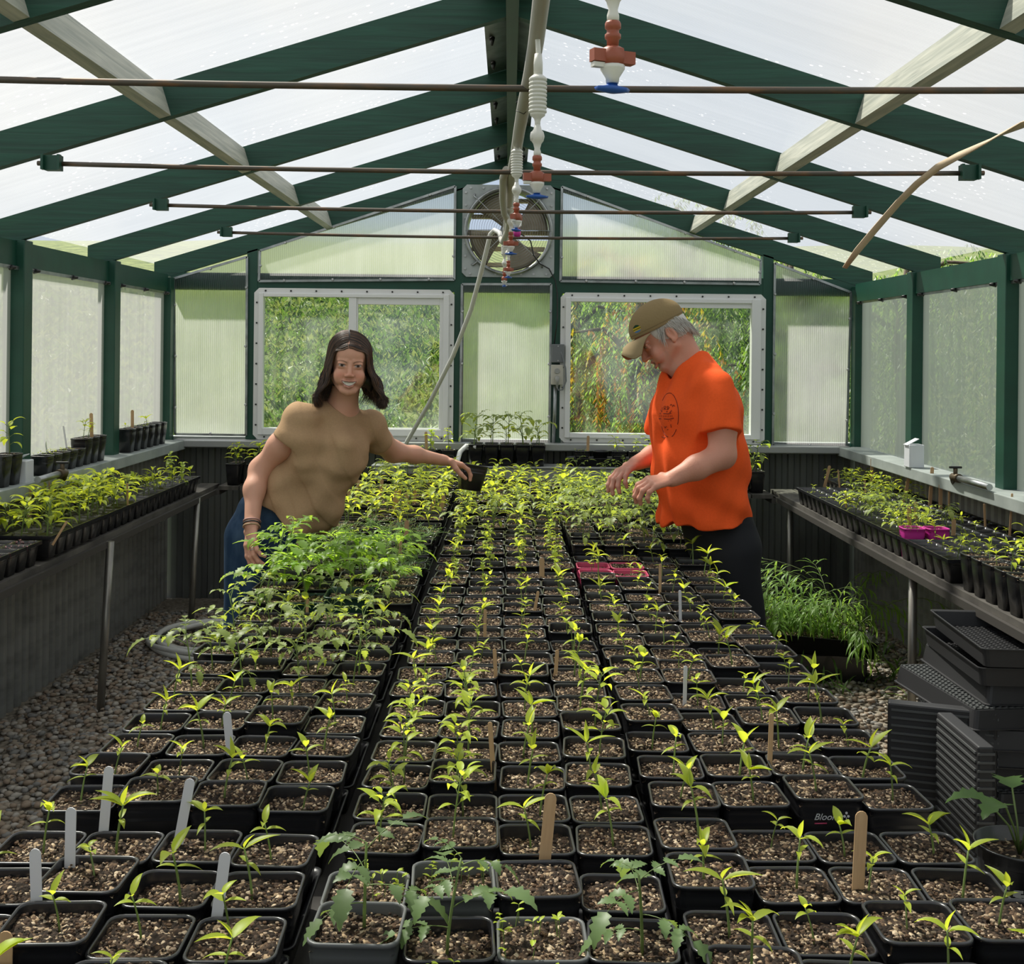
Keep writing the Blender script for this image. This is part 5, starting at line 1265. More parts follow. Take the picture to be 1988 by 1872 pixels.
def pnoise(seed, n=10, lo=8, hi=26):
    rs = np.random.RandomState(seed); K = rs.normal(size=(n, 3)); K /= np.linalg.norm(K, axis=1)[:, None]; K *= rs.uniform(lo, hi, n)[:, None]; ph = rs.uniform(0, 6.28, n); w = 1/np.sqrt(np.linalg.norm(K, axis=1)/lo)
    def f(P): return sum(w[i]*np.sin(P@K[i] + ph[i]) for i in range(n))/n*2.2
    return f
SKIN_W = A_((.68,.36,.25)); SKIN_M = A_((.62,.29,.20))
def face_color(V, O, Rm, sc, base, male):
    q = (V - O)@Rm/sc; x, y, z = q.T; C_ = np.tile(base, (len(V), 1)); front = (y > .045) & (np.abs(x) < .07) & (np.abs(z) < .14)
    def mixc(m, c): C_[:] = C_*(1-m[:, None]) + A_(c)*m[:, None]
    n1 = pnoise(3, 8, 30, 90)(V); C_ *= (1 + .05*n1)[:, None]
    blush = np.exp(-(((np.abs(x)-.038)/.018)**2 + ((z+.034)/.016)**2))*front; mixc(blush*.45, base*A_((1.12,.70,.68)))
    mixc(np.exp(-((x/.013)**2 + ((z+.03)/.012)**2))*(y > .09)*.4, base*A_((1.1,.72,.7)))
    ax_ = np.abs(x)
    lips = ((ax_ < .027) & (y > .066) & (z < -.047 - .10*0) & (z > -.083)); zc = -.064 + 9*(ax_**2)
    up = zc + .0085*(1-(ax_/.028)**2).clip(0) ; dn = zc - .0125*(1-(ax_/.027)**2).clip(0)
    inl = lips & ((z < up+.003) & (z > dn-.003) if male else (z < -.0535+3*ax_**2) & (z > -.0790+18*ax_**2) & (ax_ < .027)); mixc(inl*(.6), (.46,.17,.14) if not male else (.30,.10,.08))
    if not male:
        tu = -.0570 + 3.5*ax_**2; tl = -.0715 + 20*ax_**2; te = (ax_ < .0245) & (y > .066) & (z < tu) & (z > tl); mixc(te*1., (.80,.74,.66))
        gap = (ax_ < .0285) & (y > .062) & ((np.abs(z-tu) < .0013) | (np.abs(z-tl) < .0011)) & (z < tu+.002) & (z > tl-.002); mixc(gap*.8, (.13,.045,.04)); mixc(((np.abs(ax_-.0045) < .0004)|(np.abs(ax_-.012) < .0004)|(ax_ < .0003))*te*.35, (.4,.3,.25))
        nl = (y > .05) & (np.abs(ax_ - (.021 + .30*np.clip(-.030-z, 0, .04))) < .0016) & (z < -.030) & (z > -.062); mixc(nl*.28, base*A_((.62,.5,.5)))
    else:
        ml = (ax_ < .026) & (y > .066) & (np.abs(z - (-.064+9*ax_**2)) < .0022); mixc(ml*.85, (.10,.03,.03))
    ex = (ax_ - .0305)/.0125; ez = (z - .0045 - .0012*ex)/(.0048 if not male else .004); e = (ex**2 + ez**2 < 1) & (y > .055)
    mixc(e*1., (.46,.40,.37)); mixc(((ex*.0125)**2 + (z-.0045)**2 < .0056**2)*e*1., (.035,.02,.014))
    lid = (np.abs(ex) < 1.15) & (y > .055) & (ez > .55) & (ez < 1.5) & (np.abs(ex**2 + ez**2 - 1.1) < .7); mixc(lid*.85, (.06,.035,.03))
    lid2 = (np.abs(ex) < 1.1) & (y > .055) & (ez < -.7) & (ez > -1.5); mixc(lid2*.35, (.20,.09,.07))
    bz = .0215 - 14*(ax_-.034)**2; br = (ax_ > .012) & (ax_ < .050) & (y > .05) & (np.abs(z-bz) < .0024*(1.2-(ax_-.012)/.05)); mixc(br*.65, (.15,.075,.05) if not male else (.55,.50,.45))
    if male:
        mixc(((y > .03) & (z < -.045) & (ax_ < .06))*.22, (.42,.28,.24))
    return C_.clip(0, 1)
def tubes(name, paths, r, mats, parent, mi=None):
    V = []; F = []; MI = []; n = 0
    for pi_, P in enumerate(paths):
        P = np.asarray(P); k = len(P); T = np.gradient(P, axis=0); T /= np.linalg.norm(T, axis=1)[:, None]+1e-9
        u = np.cross(T, (.3,.8,.5)); u /= np.linalg.norm(u, axis=1)[:, None]+1e-9; w = np.cross(T, u); rr_ = (r*(1-.75*np.linspace(0, 1, k)**3))[:, None]
        for j in range(3):
            a = 2.0944*j; V.append(P + rr_*(math.cos(a)*u + math.sin(a)*w))
        i = np.arange(k-1)
        for j in range(3):
            a = n + j*k + i; b = n + ((j+1)%3)*k + i; F.append(np.stack([a, b, b+1, a+1], 1)); MI += [mi[pi_] if mi else 0]*(k-1)
        n += 3*k
    me = bpy.data.meshes.new(name); me.from_pydata(np.vstack(V).tolist(), [], np.vstack(F).tolist())
    for m in mats: me.materials.append(m)
    me.polygons.foreach_set('material_index', MI); me.polygons.foreach_set('use_smooth', [True]*len(MI)); me.update(); return link(name, me, parent)
AT = lambda x, y, Y: A_(at(x, y, Y))

# ---- the woman --------------------------------------------------------------------------------
woman = empty('person', (-.93, 4.42, 0), 0, 'smiling woman with long dark hair in a tan T-shirt and jeans, leaning over the table', 'person')
def wchild(name, me): o = link(name, me, woman); o.location = (.93, -4.42, 0); return o
HO = AT(678, 709, 4.36); fw = (A_((0,0,1.55)) - HO); fw[0] += .15; fw[2] -= .35; HOf, HR = frame(HO, fw, (.06, 0, 1))
F = Field(); hsc = .955
head(F, HO, HR, hsc, False)
hw = lambda p: HO + HR@(A_(p)*hsc)
NB = AT(662, 800, 4.43)
F.cone(hw((0,-.03,-.06)), NB, .050, .056, k=.02); F.cone(NB, AT(652, 835, 4.44), .060, .085, k=.03)
SRp, SLp = AT(586, 822, 4.33), AT(716, 832, 4.50)
F.flat(AT(657,812,4.44), AT(640, 870, 4.43), .085, .13, .05, .085, (.86,0,-.3), k=.03).flat(AT(640,870,4.43), AT(575,960,4.45), .13, .12, .085, .09, (.86,0,-.51), k=.03)
EL, WR = AT(506, 912, 4.36), AT(489, 1018, 4.24)
F.chain([SRp, AT(545, 866, 4.33), EL, AT(494, 950, 4.31), WR], [.050,.044,.0375,.0340,.0265], .035)
hand1 = hand(F, WR, WR - AT(494, 950, 4.31) + A_((0,0,-.02)), A_((.6,.5,-.1)), (.35,.40,.45,.5), .98, thumb=(.45,.5))
EL2, WR2 = AT(764, 877, 4.66), AT(862, 894, 4.86)
F.chain([SLp, AT(735, 855, 4.55), EL2, AT(805, 883, 4.74), WR2], [.050,.047,.039,.031,.0215], .03)
hand2 = hand(F, WR2, AT(893, 903, 4.90) - WR2, A_((.15,.05,-1)), (.55,.6,.6,.55), .95, thumb=(.55,.9))
Cb = lambda V: face_color(V, HO, HR, hsc, SKIN_W, False)
hb = (HO - .155, HO + .155); hb[0][2] = HO[2] - .15
b1 = (WR - (.08,.08,.17), WR + (.08,.09,.03)); b2 = (WR2 - (.03,.09,.14), WR2 + (.19,.12,.06))
body = drop(F.mesh((-1.15,4.05,.85), (.02,4.75+.25,HO[2]+.16), .0038), [hb, b1, b2])
fb = (HO + (-.075,-.155,-.125), HO + (.08,-.035,.085))
parts = [body, drop(F.mesh(hb[0], hb[1], .0019), [fb], .003), F.mesh(fb[0], fb[1], .0010), F.mesh(b1[0], b1[1], .0022), F.mesh(b2[0], b2[1], .0022)]
M['skin_w'] = tone_mat('skin_woman', .5, .10, .12, bscale=260)
wchild('body', nmesh('body', parts, M['skin_w'], Cb))
# hair
M['hair_d'] = mat('dark_brown_hair', (.022,.013,.010), .42, spec=.6); M['hair_b'] = mat('brown_hair', (.075,.038,.022), .42, spec=.6); M['hair_l'] = mat('light_brown_hair', (.20,.10,.05), .42, spec=.6)
HF = Field(); h = HB(HF, HO, HR, hsc)
h.ell((0,-.022,.045), (.0805,.094,.083), k=.012); h.ell((0,-.03,-.02), (.080,.072,.09), k=.03)
for s in (-1, 1):
    h.cone((s*.066,-.020,.02), (s*.080,-.018,-.06), .018, .020, k=.02); h.cone((s*.080,-.018,-.06), (s*.088,-.016,-.095), .018, .006, k=.02)
h.ell((.004,.115,-.030), (.062,.09,.104), k=.012, neg=True)
h.cone((0,.06,-.12), (0,.08,-.24), .055, .06, k=.01, neg=True)
wchild('hair_mass', nmesh('hair_mass', [HF.mesh(HO-.2, HO+.2, .0035)], M['hair_d']))
rs = np.random.RandomState(8); paths = []; mi = []
def catmull(K, n):
    K = np.asarray(K); K = np.vstack([2*K[0]-K[1], K, 2*K[-1]-K[-2]]); m = len(K)-3; out = []
    for t in np.linspace(0, m-1e-6, n):
        i = int(t); u = t-i; p0, p1, p2, p3 = K[i:i+4]
        out.append(.5*((2*p1) + (-p0+p2)*u + (2*p0-5*p1+4*p2-p3)*u*u + (-p0+3*p1-3*p2+p3)*u**3))
    return np.array(out)
for k in range(6200):
    s = -1 if k % 2 else 1; y0 = (rs.uniform(-.105, .081) if k % 3 else rs.uniform(.02, .081)); q = 1.03 + rs.uniform(0, .055)
    kk = lambda y: math.sqrt(max(.08, 1-((y+.022)/.094)**2)); px_ = .009; fr = smooth(.0, .084, np.array(y0)); K = []
    yy = [y0, y0 + .001*fr, y0 - .001*fr, y0*.92 - .006*fr, y0*.85 - .006*fr, y0*.8 + .0*fr, y0*.75 + .004*fr, y0*.75 + .008*fr]
    for ph_, y in ((2, yy[0]), (24, yy[1]), (48, yy[2]), (75, yy[3])):
        a = R(ph_); K.append((s*.0805*q*kk(y)**.75*math.sin(a) + px_*(1-math.sin(a)), y, .045 + .083*q*kk(y)*math.cos(a)))
    K[3] = (s*max(abs(K[3][0]), .056 + .006*rs.rand()), K[3][1], K[3][2])
    side = 1.0 + (.26 if s < 0 else .04); zb_ = rs.uniform(-.112,-.160) - (0 if s < 0 else .006); bk = smooth(.0, -.09, np.array(y0))
    xx = [.086*q, .091*q*side, .097*q*side, .103*q*side]; sc_ = 1 - .55*bk*rs.rand()
    K += [(s*max(xx[0]*kk(yy[4])**.35, .058 + .004*rs.rand())*sc_**.3, yy[4], -.005), (s*max(xx[1]*kk(yy[5])**.3, .060)*sc_, yy[5], -.055), (s*xx[2]*sc_, yy[6], -.10), (s*(xx[3]+rs.normal(0,.006))*sc_, yy[7]+rs.normal(0,.006), zb_)]
    P = catmull(K, 26)
    for c_, r_ in (((0,.052,.045),(.0545,.0385,.0445)), ((0,-.015,.040),(.0765,.0945,.0805)), ((0,.020,-.018),(.0610,.068,.082))):
        u_ = (P - A_(c_))/A_(r_); l_ = np.linalg.norm(u_, axis=1); m_ = (l_ < 1) & (P[:,2] > .015); P[m_] = A_(c_) + (u_[m_]/l_[m_][:,None])*A_(r_)*(1+.02*rs.rand())
    dep = np.clip((.05-P[:,2])/.2, 0, 1); ph = y0*40 + rs.uniform(0, 1.4)
    cl = round(y0*60)/60*90; wv = (.0085*np.sin(P[:,2]*68 + ph) + .006*np.sin(P[:,2]*38 + cl))*dep; P[:,0] += s*wv; P[:,1] += .6*wv + .0012*rs.normal() + .003*np.sin(P[:,2]*90+ph*2)*dep
    paths.append(HO + P*hsc@HR.T); mi.append(int(rs.choice(3, p=[.52,.34,.14])))
o = tubes('hair', paths, .00115, [M['hair_d'], M['hair_b'], M['hair_l']], woman, mi); o.location = (.93,-4.42,0)
# T-shirt
TS = Field(); P0, P1, P2, P3 = AT(658,812,4.43), AT(640,862,4.42), AT(602,928,4.42), AT(556,1004,4.43); sd = A_((.87,.05,-.42)); 
TS.chain([AT(640,806,4.42), SRp + (0.004,0,.012), AT(567,852,4.31)], [.05,.066,.072], .02); TS.chain([AT(685,812,4.45), SLp + (0,0,.006), AT(733,857,4.54)], [.045,.060,.057], .02)
def cutcap(Fd, o, d, r, L=.08): d = A_(d)/np.linalg.norm(d); Fd.flat(o, o + d*L, r, r, r, r, np.cross(d, (0,1,.1)), k=.003, neg=True, cap=True)
cutcap(TS, AT(562,862,4.31), AT(540,895,4.33) - AT(586,822,4.33), .12, .14); cutcap(TS, AT(736,859,4.55), AT(764,877,4.66) - SLp, .10, .14)
TS.flat(P0, P1, .095, .150, .066, .112, sd, k=.03).flat(P1, P2, .150, .148, .112, .122, sd, k=.04).flat(P2, P3, .148, .165, .122, .140, sd, k=.04)
TS.cone(AT(664,868,4.32), AT(648,905,4.33), .045, .06, k=.05).cone(AT(604,860,4.31), AT(594,900,4.32), .045, .055, k=.05)
TS.cone(AT(672,900,4.36), AT(612,998,4.37), .045, .068, k=.05)
ax_t = P3 - P1; ax_t /= np.linalg.norm(ax_t)
TS.plane(AT(545,985,4.43) + ax_t*.012, ax_t*A_((1,0,1)) + A_((-.12,0,-.10)))
TS.cone(hw((0,-.01,-.10)), NB + (.0,-.02,.022), .050, .052, k=.006, neg=True)
nA, nB = pnoise(5, 9, 10, 30), pnoise(6, 9, 20, 60)
perp = sd/np.linalg.norm(sd)
def fold_w(P):
    u = P@ax_t; v = P@perp; t = np.clip((u - P1@ax_t)/.3, 0, 1)
    w = np.sin(u*34 - v*26 + 1.5*nA(P)) ; w2 = np.sin(v*46 + u*10 + 2.2*nA(P)); w3 = np.sin(u*70 + v*30 + 2*nB(P))
    return -.0095*np.abs(w)**.6*np.sign(w)*(.45+.6*t) - .005*w2*(.35+.8*t) - .0018*w3 + .001*nB(P)
TSc = A_((.46,.30,.17))
M['tan'] = mat('tan_cotton', tuple(TSc), .9, noise=(tuple(TSc*.94), 160, (1,1,1), .4, .6), bump=.15, spec=.15)
wchild('shirt', nmesh('shirt', [TS.mesh((-1.12,4.15,.82), (-.33,4.75,1.42), .0042, fold_w)], M['tan']))
# jeans and shoes
JF = Field(); HPc = AT(538,1010,4.45)
JF.flat(AT(562,972,4.45), HPc, .130, .145, .110, .118, sd, k=.03).flat(HPc, A_((-.880,4.46,.86)), .145, .142, .118, .12, (1,0,-.2), k=.04)
for (hx, hy, kx, ky, fx, fy) in ((-.955,4.42,-.975,4.40,-1.0,4.46), (-.865,4.50,-.885,4.50,-.90,4.58)):
    JF.chain([(hx,hy,.84), (kx,ky,.48), (fx,fy,.09)], [.098,.068,.052], .03)
JF.flat(AT(551,968,4.45)-ax_t*.03, AT(551,968,4.45)+ax_t*.0, .2, .2, .2, .2, sd, k=.004, neg=True, cap=True)
nj = pnoise(15, 9, 14, 40)
M['jeans'] = mat('blue_denim', (.018,.045,.095), .8, noise=((.05,.095,.16), 24, (1,1,.5), .4, .75), bump=.2, spec=.2)
wchild('jeans', nmesh('jeans', [JF.mesh((-1.2,4.2,.05), (-.62,4.72,1.06), .0055, lambda P: .004*nj(P))], M['jeans']))
for (x, y, a) in ((-1.02,4.46,0), (-.90,4.58,0)):
    SF = Field(); SF.flat((x,y+.06,.045), (x+.01,y-.13,.038), .042, .045, .045, .034, (1,0,0), k=.02).cone((x,y+.01,.06), (x,y+.01,.11), .045, .043, k=.02).plane((x,y,.004), (0,0,-1))
    wchild('shoe', nmesh('shoe', [SF.mesh((x-.08,y-.22,-.02), (x+.08,y+.14,.15), .005)], M['bluebin'] if x < -1 else M['bluebin']))
def band(o, d, r, t, m, name, parent, off):
    d = A_(d)/np.linalg.norm(d); u = np.cross(d, (0,1,.3)); u /= np.linalg.norm(u); w = np.cross(d, u); mb = MB()
    mb.tube([o + r*(math.cos(a)*u + math.sin(a)*w) for a in np.linspace(0, 2*math.pi, 25)], t, 6, cap=False); q = mb.build(name, m, parent); q.location = off; return q
wd_ = WR - AT(494,950,4.31)
for t_, m_ in ((.92, mat('pink_band', (.45,.25,.22), .6)), (.99, mat('dark_band', (.05,.05,.05), .6)), (1.07, mat('tan_band', (.45,.32,.18), .6))):
    band(AT(494,950,4.31) + wd_*t_, wd_, .0300 - .002*(t_-.9), .0028, m_, 'bracelet', woman, (.93,-4.42,0))
q = hand1[2]; band(q[1]*.45 + q[2]*.55, q[2]-q[1], .0098, .0013, M['bolt'], 'ring', woman, (.93,-4.42,0))
# the pot she is lifting
e = pot_plant(0, 0, 0, None, 'std', 'black pot held up by the reaching hand of the woman', rz=0, sd=.02); e.location = tuple(AT(911, 952, 4.93)); e.rotation_euler = (-.12,.16,.2)

# ---- the man ----------------------------------------------------------------------------------
MO = (.83, 4.25, 0)
man = empty('person', MO, 0, 'white-haired man in a khaki cap and bright orange T-shirt, looking down at the seedlings', 'person')
def mchild(name, me): o = link(name, me, man); o.location = (-MO[0], -MO[1], 0); return o
F = Field(); MH = AT(1287, 652, 4.27); msc = 1.0
MHf, MR = frame(MH, (-.80, -.06, -.59), (-.59, 0, .80)); mw = lambda p: MH + MR@(A_(p)*msc)
head(F, MH, MR, msc, True)
F.cone(mw((0,-.035,-.035)), AT(1338, 712, 4.27), .056, .060, k=.02); F.cone(mw((0,.015,-.065)), AT(1318, 712, 4.26), .036, .045, k=.02)
lat = A_((.43,-.90,0)); T0, T1, T2, T3 = AT(1346,738,4.27), AT(1350,800,4.26), AT(1360,900,4.25), AT(1380,1010,4.25)
F.flat(T0+(0,0,-.03), T2, .13, .16, .065, .11, lat, k=.03).flat(T2, AT(1376,955,4.25), .15, .13, .11, .09, lat, k=.03)
NS, FS_ = AT(1390,760,4.11), AT(1308,758,4.42)
NE, NW = AT(1402,884,4.03), AT(1304,930,3.96)
F.chain([NS, AT(1402,825,4.05), NE, AT(1352,908,3.98), NW], [.058,.051,.0455,.040,.0265], .02)
FE, FW = AT(1302,872,4.50), AT(1234,900,4.36)
F.chain([FS_, AT(1295,820,4.47), FE, AT(1266,886,4.43), FW], [.055,.050,.044,.038,.0265], .02)
mh1 = hand(F, NW, AT(1262,938,3.93) - NW, A_((-.25,.25,-1)), (.75,.7,.7,.75), 1.0, thumb=(.5,.9))
mh2 = hand(F, FW, AT(1204,918,4.30) - FW, A_((.35,.1,-1)), (.45,.5,.55,.6), 1.02, thumb=(.7,.9))
Cm = lambda V: face_color(V, MH, MR, msc, SKIN_M, True)
hb = (MH-.16, MH+.16); b1 = (NW-(.15,.09,.11), NW+(.03,.09,.05)); b2 = (FW-(.13,.10,.13), FW+(.03,.09,.06))
body = drop(F.mesh((.35,3.82,.88), (1.02,4.62,1.72), .004), [hb, b1, b2])
M['skin_m'] = tone_mat('skin_man', .52, .10, .25, bscale=200)
mchild('body', nmesh('body', [body, F.mesh(hb[0], hb[1], .0018), F.mesh(b1[0], b1[1], .0024), F.mesh(b2[0], b2[1], .0024)], M['skin_m'], Cm))
# cap
CF = Field(); h = HB(CF, MH, MR, msc)
h.ell((0,-.006,.052), (.083,.106,.080), k=.01); 
n_cut = MR@A_((0,.17,-1)); CF.plane(mw((0,0,.036)), n_cut)
h.ell((0,-.006,.045), (.078,.100,.076), k=.003, neg=True)
nc = pnoise(25, 8, 25, 60)
def cap_col(V):
    q = (V - MH)@MR/msc; x, y, z = q.T; C_ = np.tile(A_((.27,.195,.095)), (len(V), 1))
    C_ *= (1 - .12*(np.abs(x) < .0012))[:, None]
    rim = z - (.036 + .17*y)
    C_[(rim > .010) & (rim < .0125)] *= .6
    # embroidered patch on the front quarter, facing the camera side
    ang = np.arctan2(-x if False else x*(1), y); s = (ang*.095)/.017; s = ((ang - np.sign(ang)*.0) )
    xs = (np.abs(ang) - .62)/.20; zs = (rim - .030)/.014; on_ = (x*lat_sign > 0)
    e = (xs**2 + zs**2 < 1) & on_; C_[e] = (.015,.05,.02)
    e2 = e & (zs < .35) & (zs > -.45); C_[e2] = (.55,.38,.02); e3 = e & (zs <= -.45); C_[e3] = (.10,.20,.36); e4 = e2 & (np.abs(zs+.08) < .10); C_[e4] = (.02,.05,.02)
    return C_
lat_sign = 1 if (MR[:, 0]@A_((0,-1,0))) > 0 else -1
M['khaki'] = tone_mat('khaki_cap', .85, 0, .35, .2, 120)
cap_o = mchild('cap', nmesh('cap', [CF.mesh(MH-.16, MH+.17, .0016, lambda P: .0014*nc(P))], M['khaki'], cap_col))
mb = MB(); V_ = []; nu, nv = 15, 8
for layer, dz in ((0, 0), (1, -.0035)):
    for j in range(nv):
        v = j/(nv-1)
        for i in range(nu):
            a = (i/(nu-1)*2-1); x = .074*math.sin(a*1.35)/math.sin(1.35)
            y0_ = .100*math.cos(a*1.15) ; y1_ = .100 + .062*math.sqrt(max(0, 1-(a*.98)**2)); y = y0_ + (max(y1_, y0_)-y0_)*v
            z = (1-v)*(.036+.17*y0_-.004) + v*(.036 - .048*abs(x/.074)**1.7 - .25*(y-.15)) + dz + .006*math.sin(v*3.14)
            V_.append(mw((x, y, z)))
q = nu*nv; FF = [(j*nu+i, j*nu+i+1, (j+1)*nu+i+1, (j+1)*nu+i) for j in range(nv-1) for i in range(nu-1)]; FF += [tuple(q+k for k in f)[::-1] for f in FF]
for i in range(nu-1): FF.append(((nv-1)*nu+i, (nv-1)*nu+i+1, q+(nv-1)*nu+i+1, q+(nv-1)*nu+i))
for j in range(nv-1):
    for i in (0, nu-1): FF.append((j*nu+i, (j+1)*nu+i, q+(j+1)*nu+i, q+j*nu+i))
mb.add(V_, FF, 0, True)
o = mb.build('cap_bill', mat('khaki_bill', (.33,.25,.14), .85, spec=.2), cap_o)
# white hair around ear and nape
M['hair_w'] = mat('white_hair', (.62,.59,.55), .5, spec=.4); M['hair_g'] = mat('grey_hair', (.36,.33,.30), .5, spec=.4)
HM = Field(); h = HB(HM, MH, MR, msc)
h.ell((0,-.014,.030), (.0775,.090,.072), k=.012); h.ell((0,-.044,-.012), (.062,.056,.046), k=.03)
HM.plane(mw((0,.034,0)), MR@A_((0,1,-.25))); h.ell((0,.06,-.09), (.12,.09,.085), k=.01, neg=True); 
for s in (-1,1): h.ell((s*.080,-.010,-.010), (.02,.021,.034), k=.004, neg=True)
HM.plane(mw((0,0,.046)), MR@A_((0,-.17,1)))
mchild('hair_mass', nmesh('hair_mass', [HM.mesh(MH-.15, MH+.15, .003, lambda P: .0015*nc(P))], M['hair_w']))
rs = np.random.RandomState(18); paths = []; mi = []
for k in range(1500):
    s = rs.choice((-1, 1)); ps = rs.uniform(-.42, 1.55) ; cx_, cy_ = math.cos(ps)*.080, -.014 - math.sin(ps)*.088 if ps > 0 else -.014 + math.sin(-ps)*.085
    z0_ = rs.uniform(-.012, .035) - (.040*smooth(.5, 1.4, ps)) + .004; p = np.array((s*cx_, cy_, z0_)); v = np.array((s*.03, -.22, -.95)) + rs.normal(0,.09,3)
    if ps < -.05: v = np.array((s*.08, .25, -.95)) + rs.normal(0,.1,3); z0_ = rs.uniform(.0,.04); p[2] = z0_
    L = rs.uniform(.022,.042); P_ = []
    for i in range(6):
        P_.append(p.copy()); v /= np.linalg.norm(v); p = p + v*L/5; r_ = math.hypot(p[0]/.079, (p[1]+.014)/.090)
        if r_ < 1.0 and p[2] > -.03: p[0] /= max(r_, .5); p[1] = (p[1]+.014)/max(r_, .5) - .014
        v = v + np.array((-s*.06,.03,-.05))
    if abs(P_[2][1]+.012) < .024 and P_[2][2] < .018: continue
    paths.append(MH + np.array(P_)@MR.T); mi.append(int(rs.rand() < .3))
o = tubes('hair', paths, .0009, [M['hair_w'], M['hair_g']], man, mi); o.location = (-MO[0], -MO[1], 0)
# orange T-shirt
TS = Field()
TS.cone(AT(1345,722,4.25), NS + (-.012,.01,.012), .058, .062, k=.03); TS.cone(AT(1340,724,4.3), FS_, .052, .058, k=.03)
TS.chain([NS+(-.004,0,.004), AT(1398,838,4.05)], [.070,.076], .02); TS.chain([FS_, AT(1288,835,4.47)], [.064,.070], .02)
cutcap(TS, AT(1399,842,4.05), AT(1404,884,4.02) - AT(1397,800,4.07), .12, .14); cutcap(TS, AT(1288,834,4.47), FE - FS_, .10, .14)
TS.flat(T0+(0,0,.004), T1, .140, .190, .085, .138, lat, k=.03).flat(T1, T2, .190, .185, .138, .150, lat, k=.04).flat(T2, T3+(-.02,0,-.05), .185, .190, .150, .148, lat, k=.04)
TS.cone(AT(1305,745,4.30), AT(1338,728,4.27), .045, .05, k=.04); TS.cone(AT(1378,775,4.2), AT(1385,900,4.2), .075, .080, k=.05)
TS.plane(AT(1380,1012,4.25), A_((.05,0,-1)))
TS.cone(AT(1360,711,4.27), AT(1336,740,4.27), .050, .068, k=.03)
TS.cone(mw((0,-.02,-.04)), AT(1324,706,4.27), .062, .066, k=.006, neg=True)
nA, nB = pnoise(45, 9, 8, 24), pnoise(46, 9, 20, 55)
def fold_m(P):
    x, y, z = P[...,0], P[...,1], P[...,2]; fr = smooth(.78, .58, x); lo_ = smooth(1.35, 1.0, z)
    w = np.sin((x*.5 - y)*60 + z*6 + 1.6*nA(P)); w2 = np.sin(z*42 + x*34 + 2.4*nA(P)); w3 = np.sin(x*60 - z*34 + 2*nB(P))
    return -.0060*w*fr - .0060*w2*(.25+lo_*.75) - .0022*w3 + .0014*nB(P)
M['orange'] = mat('orange_cotton', (.92,.115,.022), .85, noise=((.88,.107,.020), 150, (1,1,1), .4, .6), bump=.12, spec=.15)
shirt = mchild('shirt', nmesh('shirt', [TS.mesh((.45,3.86,.92), (1.0,4.66,1.60), .0042, fold_m)], M['orange']))
# print on the chest: strokes laid on the cloth
from mathutils.bvhtree import BVHTree
bv = BVHTree.FromPolygons([v.co for v in shirt.data.vertices], [p.vertices for p in shirt.data.polygons])
def stroke(mb, pts, w):
    H = []
    for x, y in pts:
        d = (at(x, y, 4) - Vector((0,0,EYE))).normalized(); r = bv.ray_cast(Vector((0,0,EYE)), d)
        if r[0] is not None: H.append(r[0] - d*.0015)
    if len(H) > 1: mb.tube([tuple(p) for p in H], w, 5)
pr = MB(); cxp, cyp = 1299.5, 806
def arc(a0, a1, rx, ry, n=14): return [(cxp + rx*math.cos(R(a)), cyp + ry*math.sin(R(a))) for a in np.linspace(a0, a1, n)]
for a0, a1 in ((-140,-75),(-70,25),(40,75),(100,150)): stroke(pr, arc(a0, a1, 17.5, 43), .0011)
stroke(pr, [(1281,802.5),(1289,803),(1297,803.5),(1303,802)], .0013); stroke(pr, [(1279,813),(1290,813.5),(1299,814),(1308,812)], .0013)
for pts in ([(1282.5,796),(1285,800),(1286,791)], [(1289,796),(1289,789),(1293,789),(1293,792),(1289,793),(1294,796)], [(1296,796),(1296,788),(1299,791),(1297,795)], [(1301,787),(1303,785),(1305,787)], [(1305,790),(1308,786),(1310,789)],
            [(1293,799.5),(1296,799)], [(1300,801),(1304,797)], [(1297,817),(1297.5,818)], [(1302,816),(1302.5,817.5)], [(1290,828),(1291,831),(1294,828)], [(1295,834),(1297,834.5)], [(1302,824),(1303,830)], [(1285,848.5),(1291,849.5),(1297,848)]):
    stroke(pr, pts, .0011)
for k in range(8): stroke(pr, [(1281.5+k*3.3, 806),(1281.5+k*3.3, 810)], .0006); 
o = pr.build('chest_print', mat('dark_print', (.16,.015,.008), .8), shirt); 
# trousers and shoes
JF = Field(); JF.flat(AT(1380,975,4.25), A_((.775,4.25,.86)), .155, .160, .118, .115, lat, k=.03)
for (hx, hy, kx, ky, fx, fy) in ((.79,4.15,.84,4.14,.86,4.15), (.79,4.36,.83,4.37,.85,4.40)):
    JF.chain([(hx,hy,.84), (kx,ky,.48), (fx,fy,.08)], [.092,.078,.068], .03)
nj = pnoise(55, 9, 14, 40)
M['black_cloth'] = mat('black_trousers', (.012,.013,.016), .8, spec=.25)
mchild('trousers', nmesh('trousers', [JF.mesh((.62,3.98,.04), (1.06,4.55,1.06), .0055, lambda P: .005*nj(P))], M['black_cloth']))
for (x, y) in ((.86,4.15), (.85,4.40)):
    SF = Field(); SF.flat((x+.06,y,.045), (x-.15,y-.02,.038), .045, .048, .045, .034, (0,1,0), k=.02).cone((x,y,.06), (x,y,.12), .048, .045, k=.02).plane((x,y,.004), (0,0,-1))
    mchild('shoe', nmesh('shoe', [SF.mesh((x-.26,y-.09,-.02), (x+.14,y+.09,.16), .005)], M['greybox']))
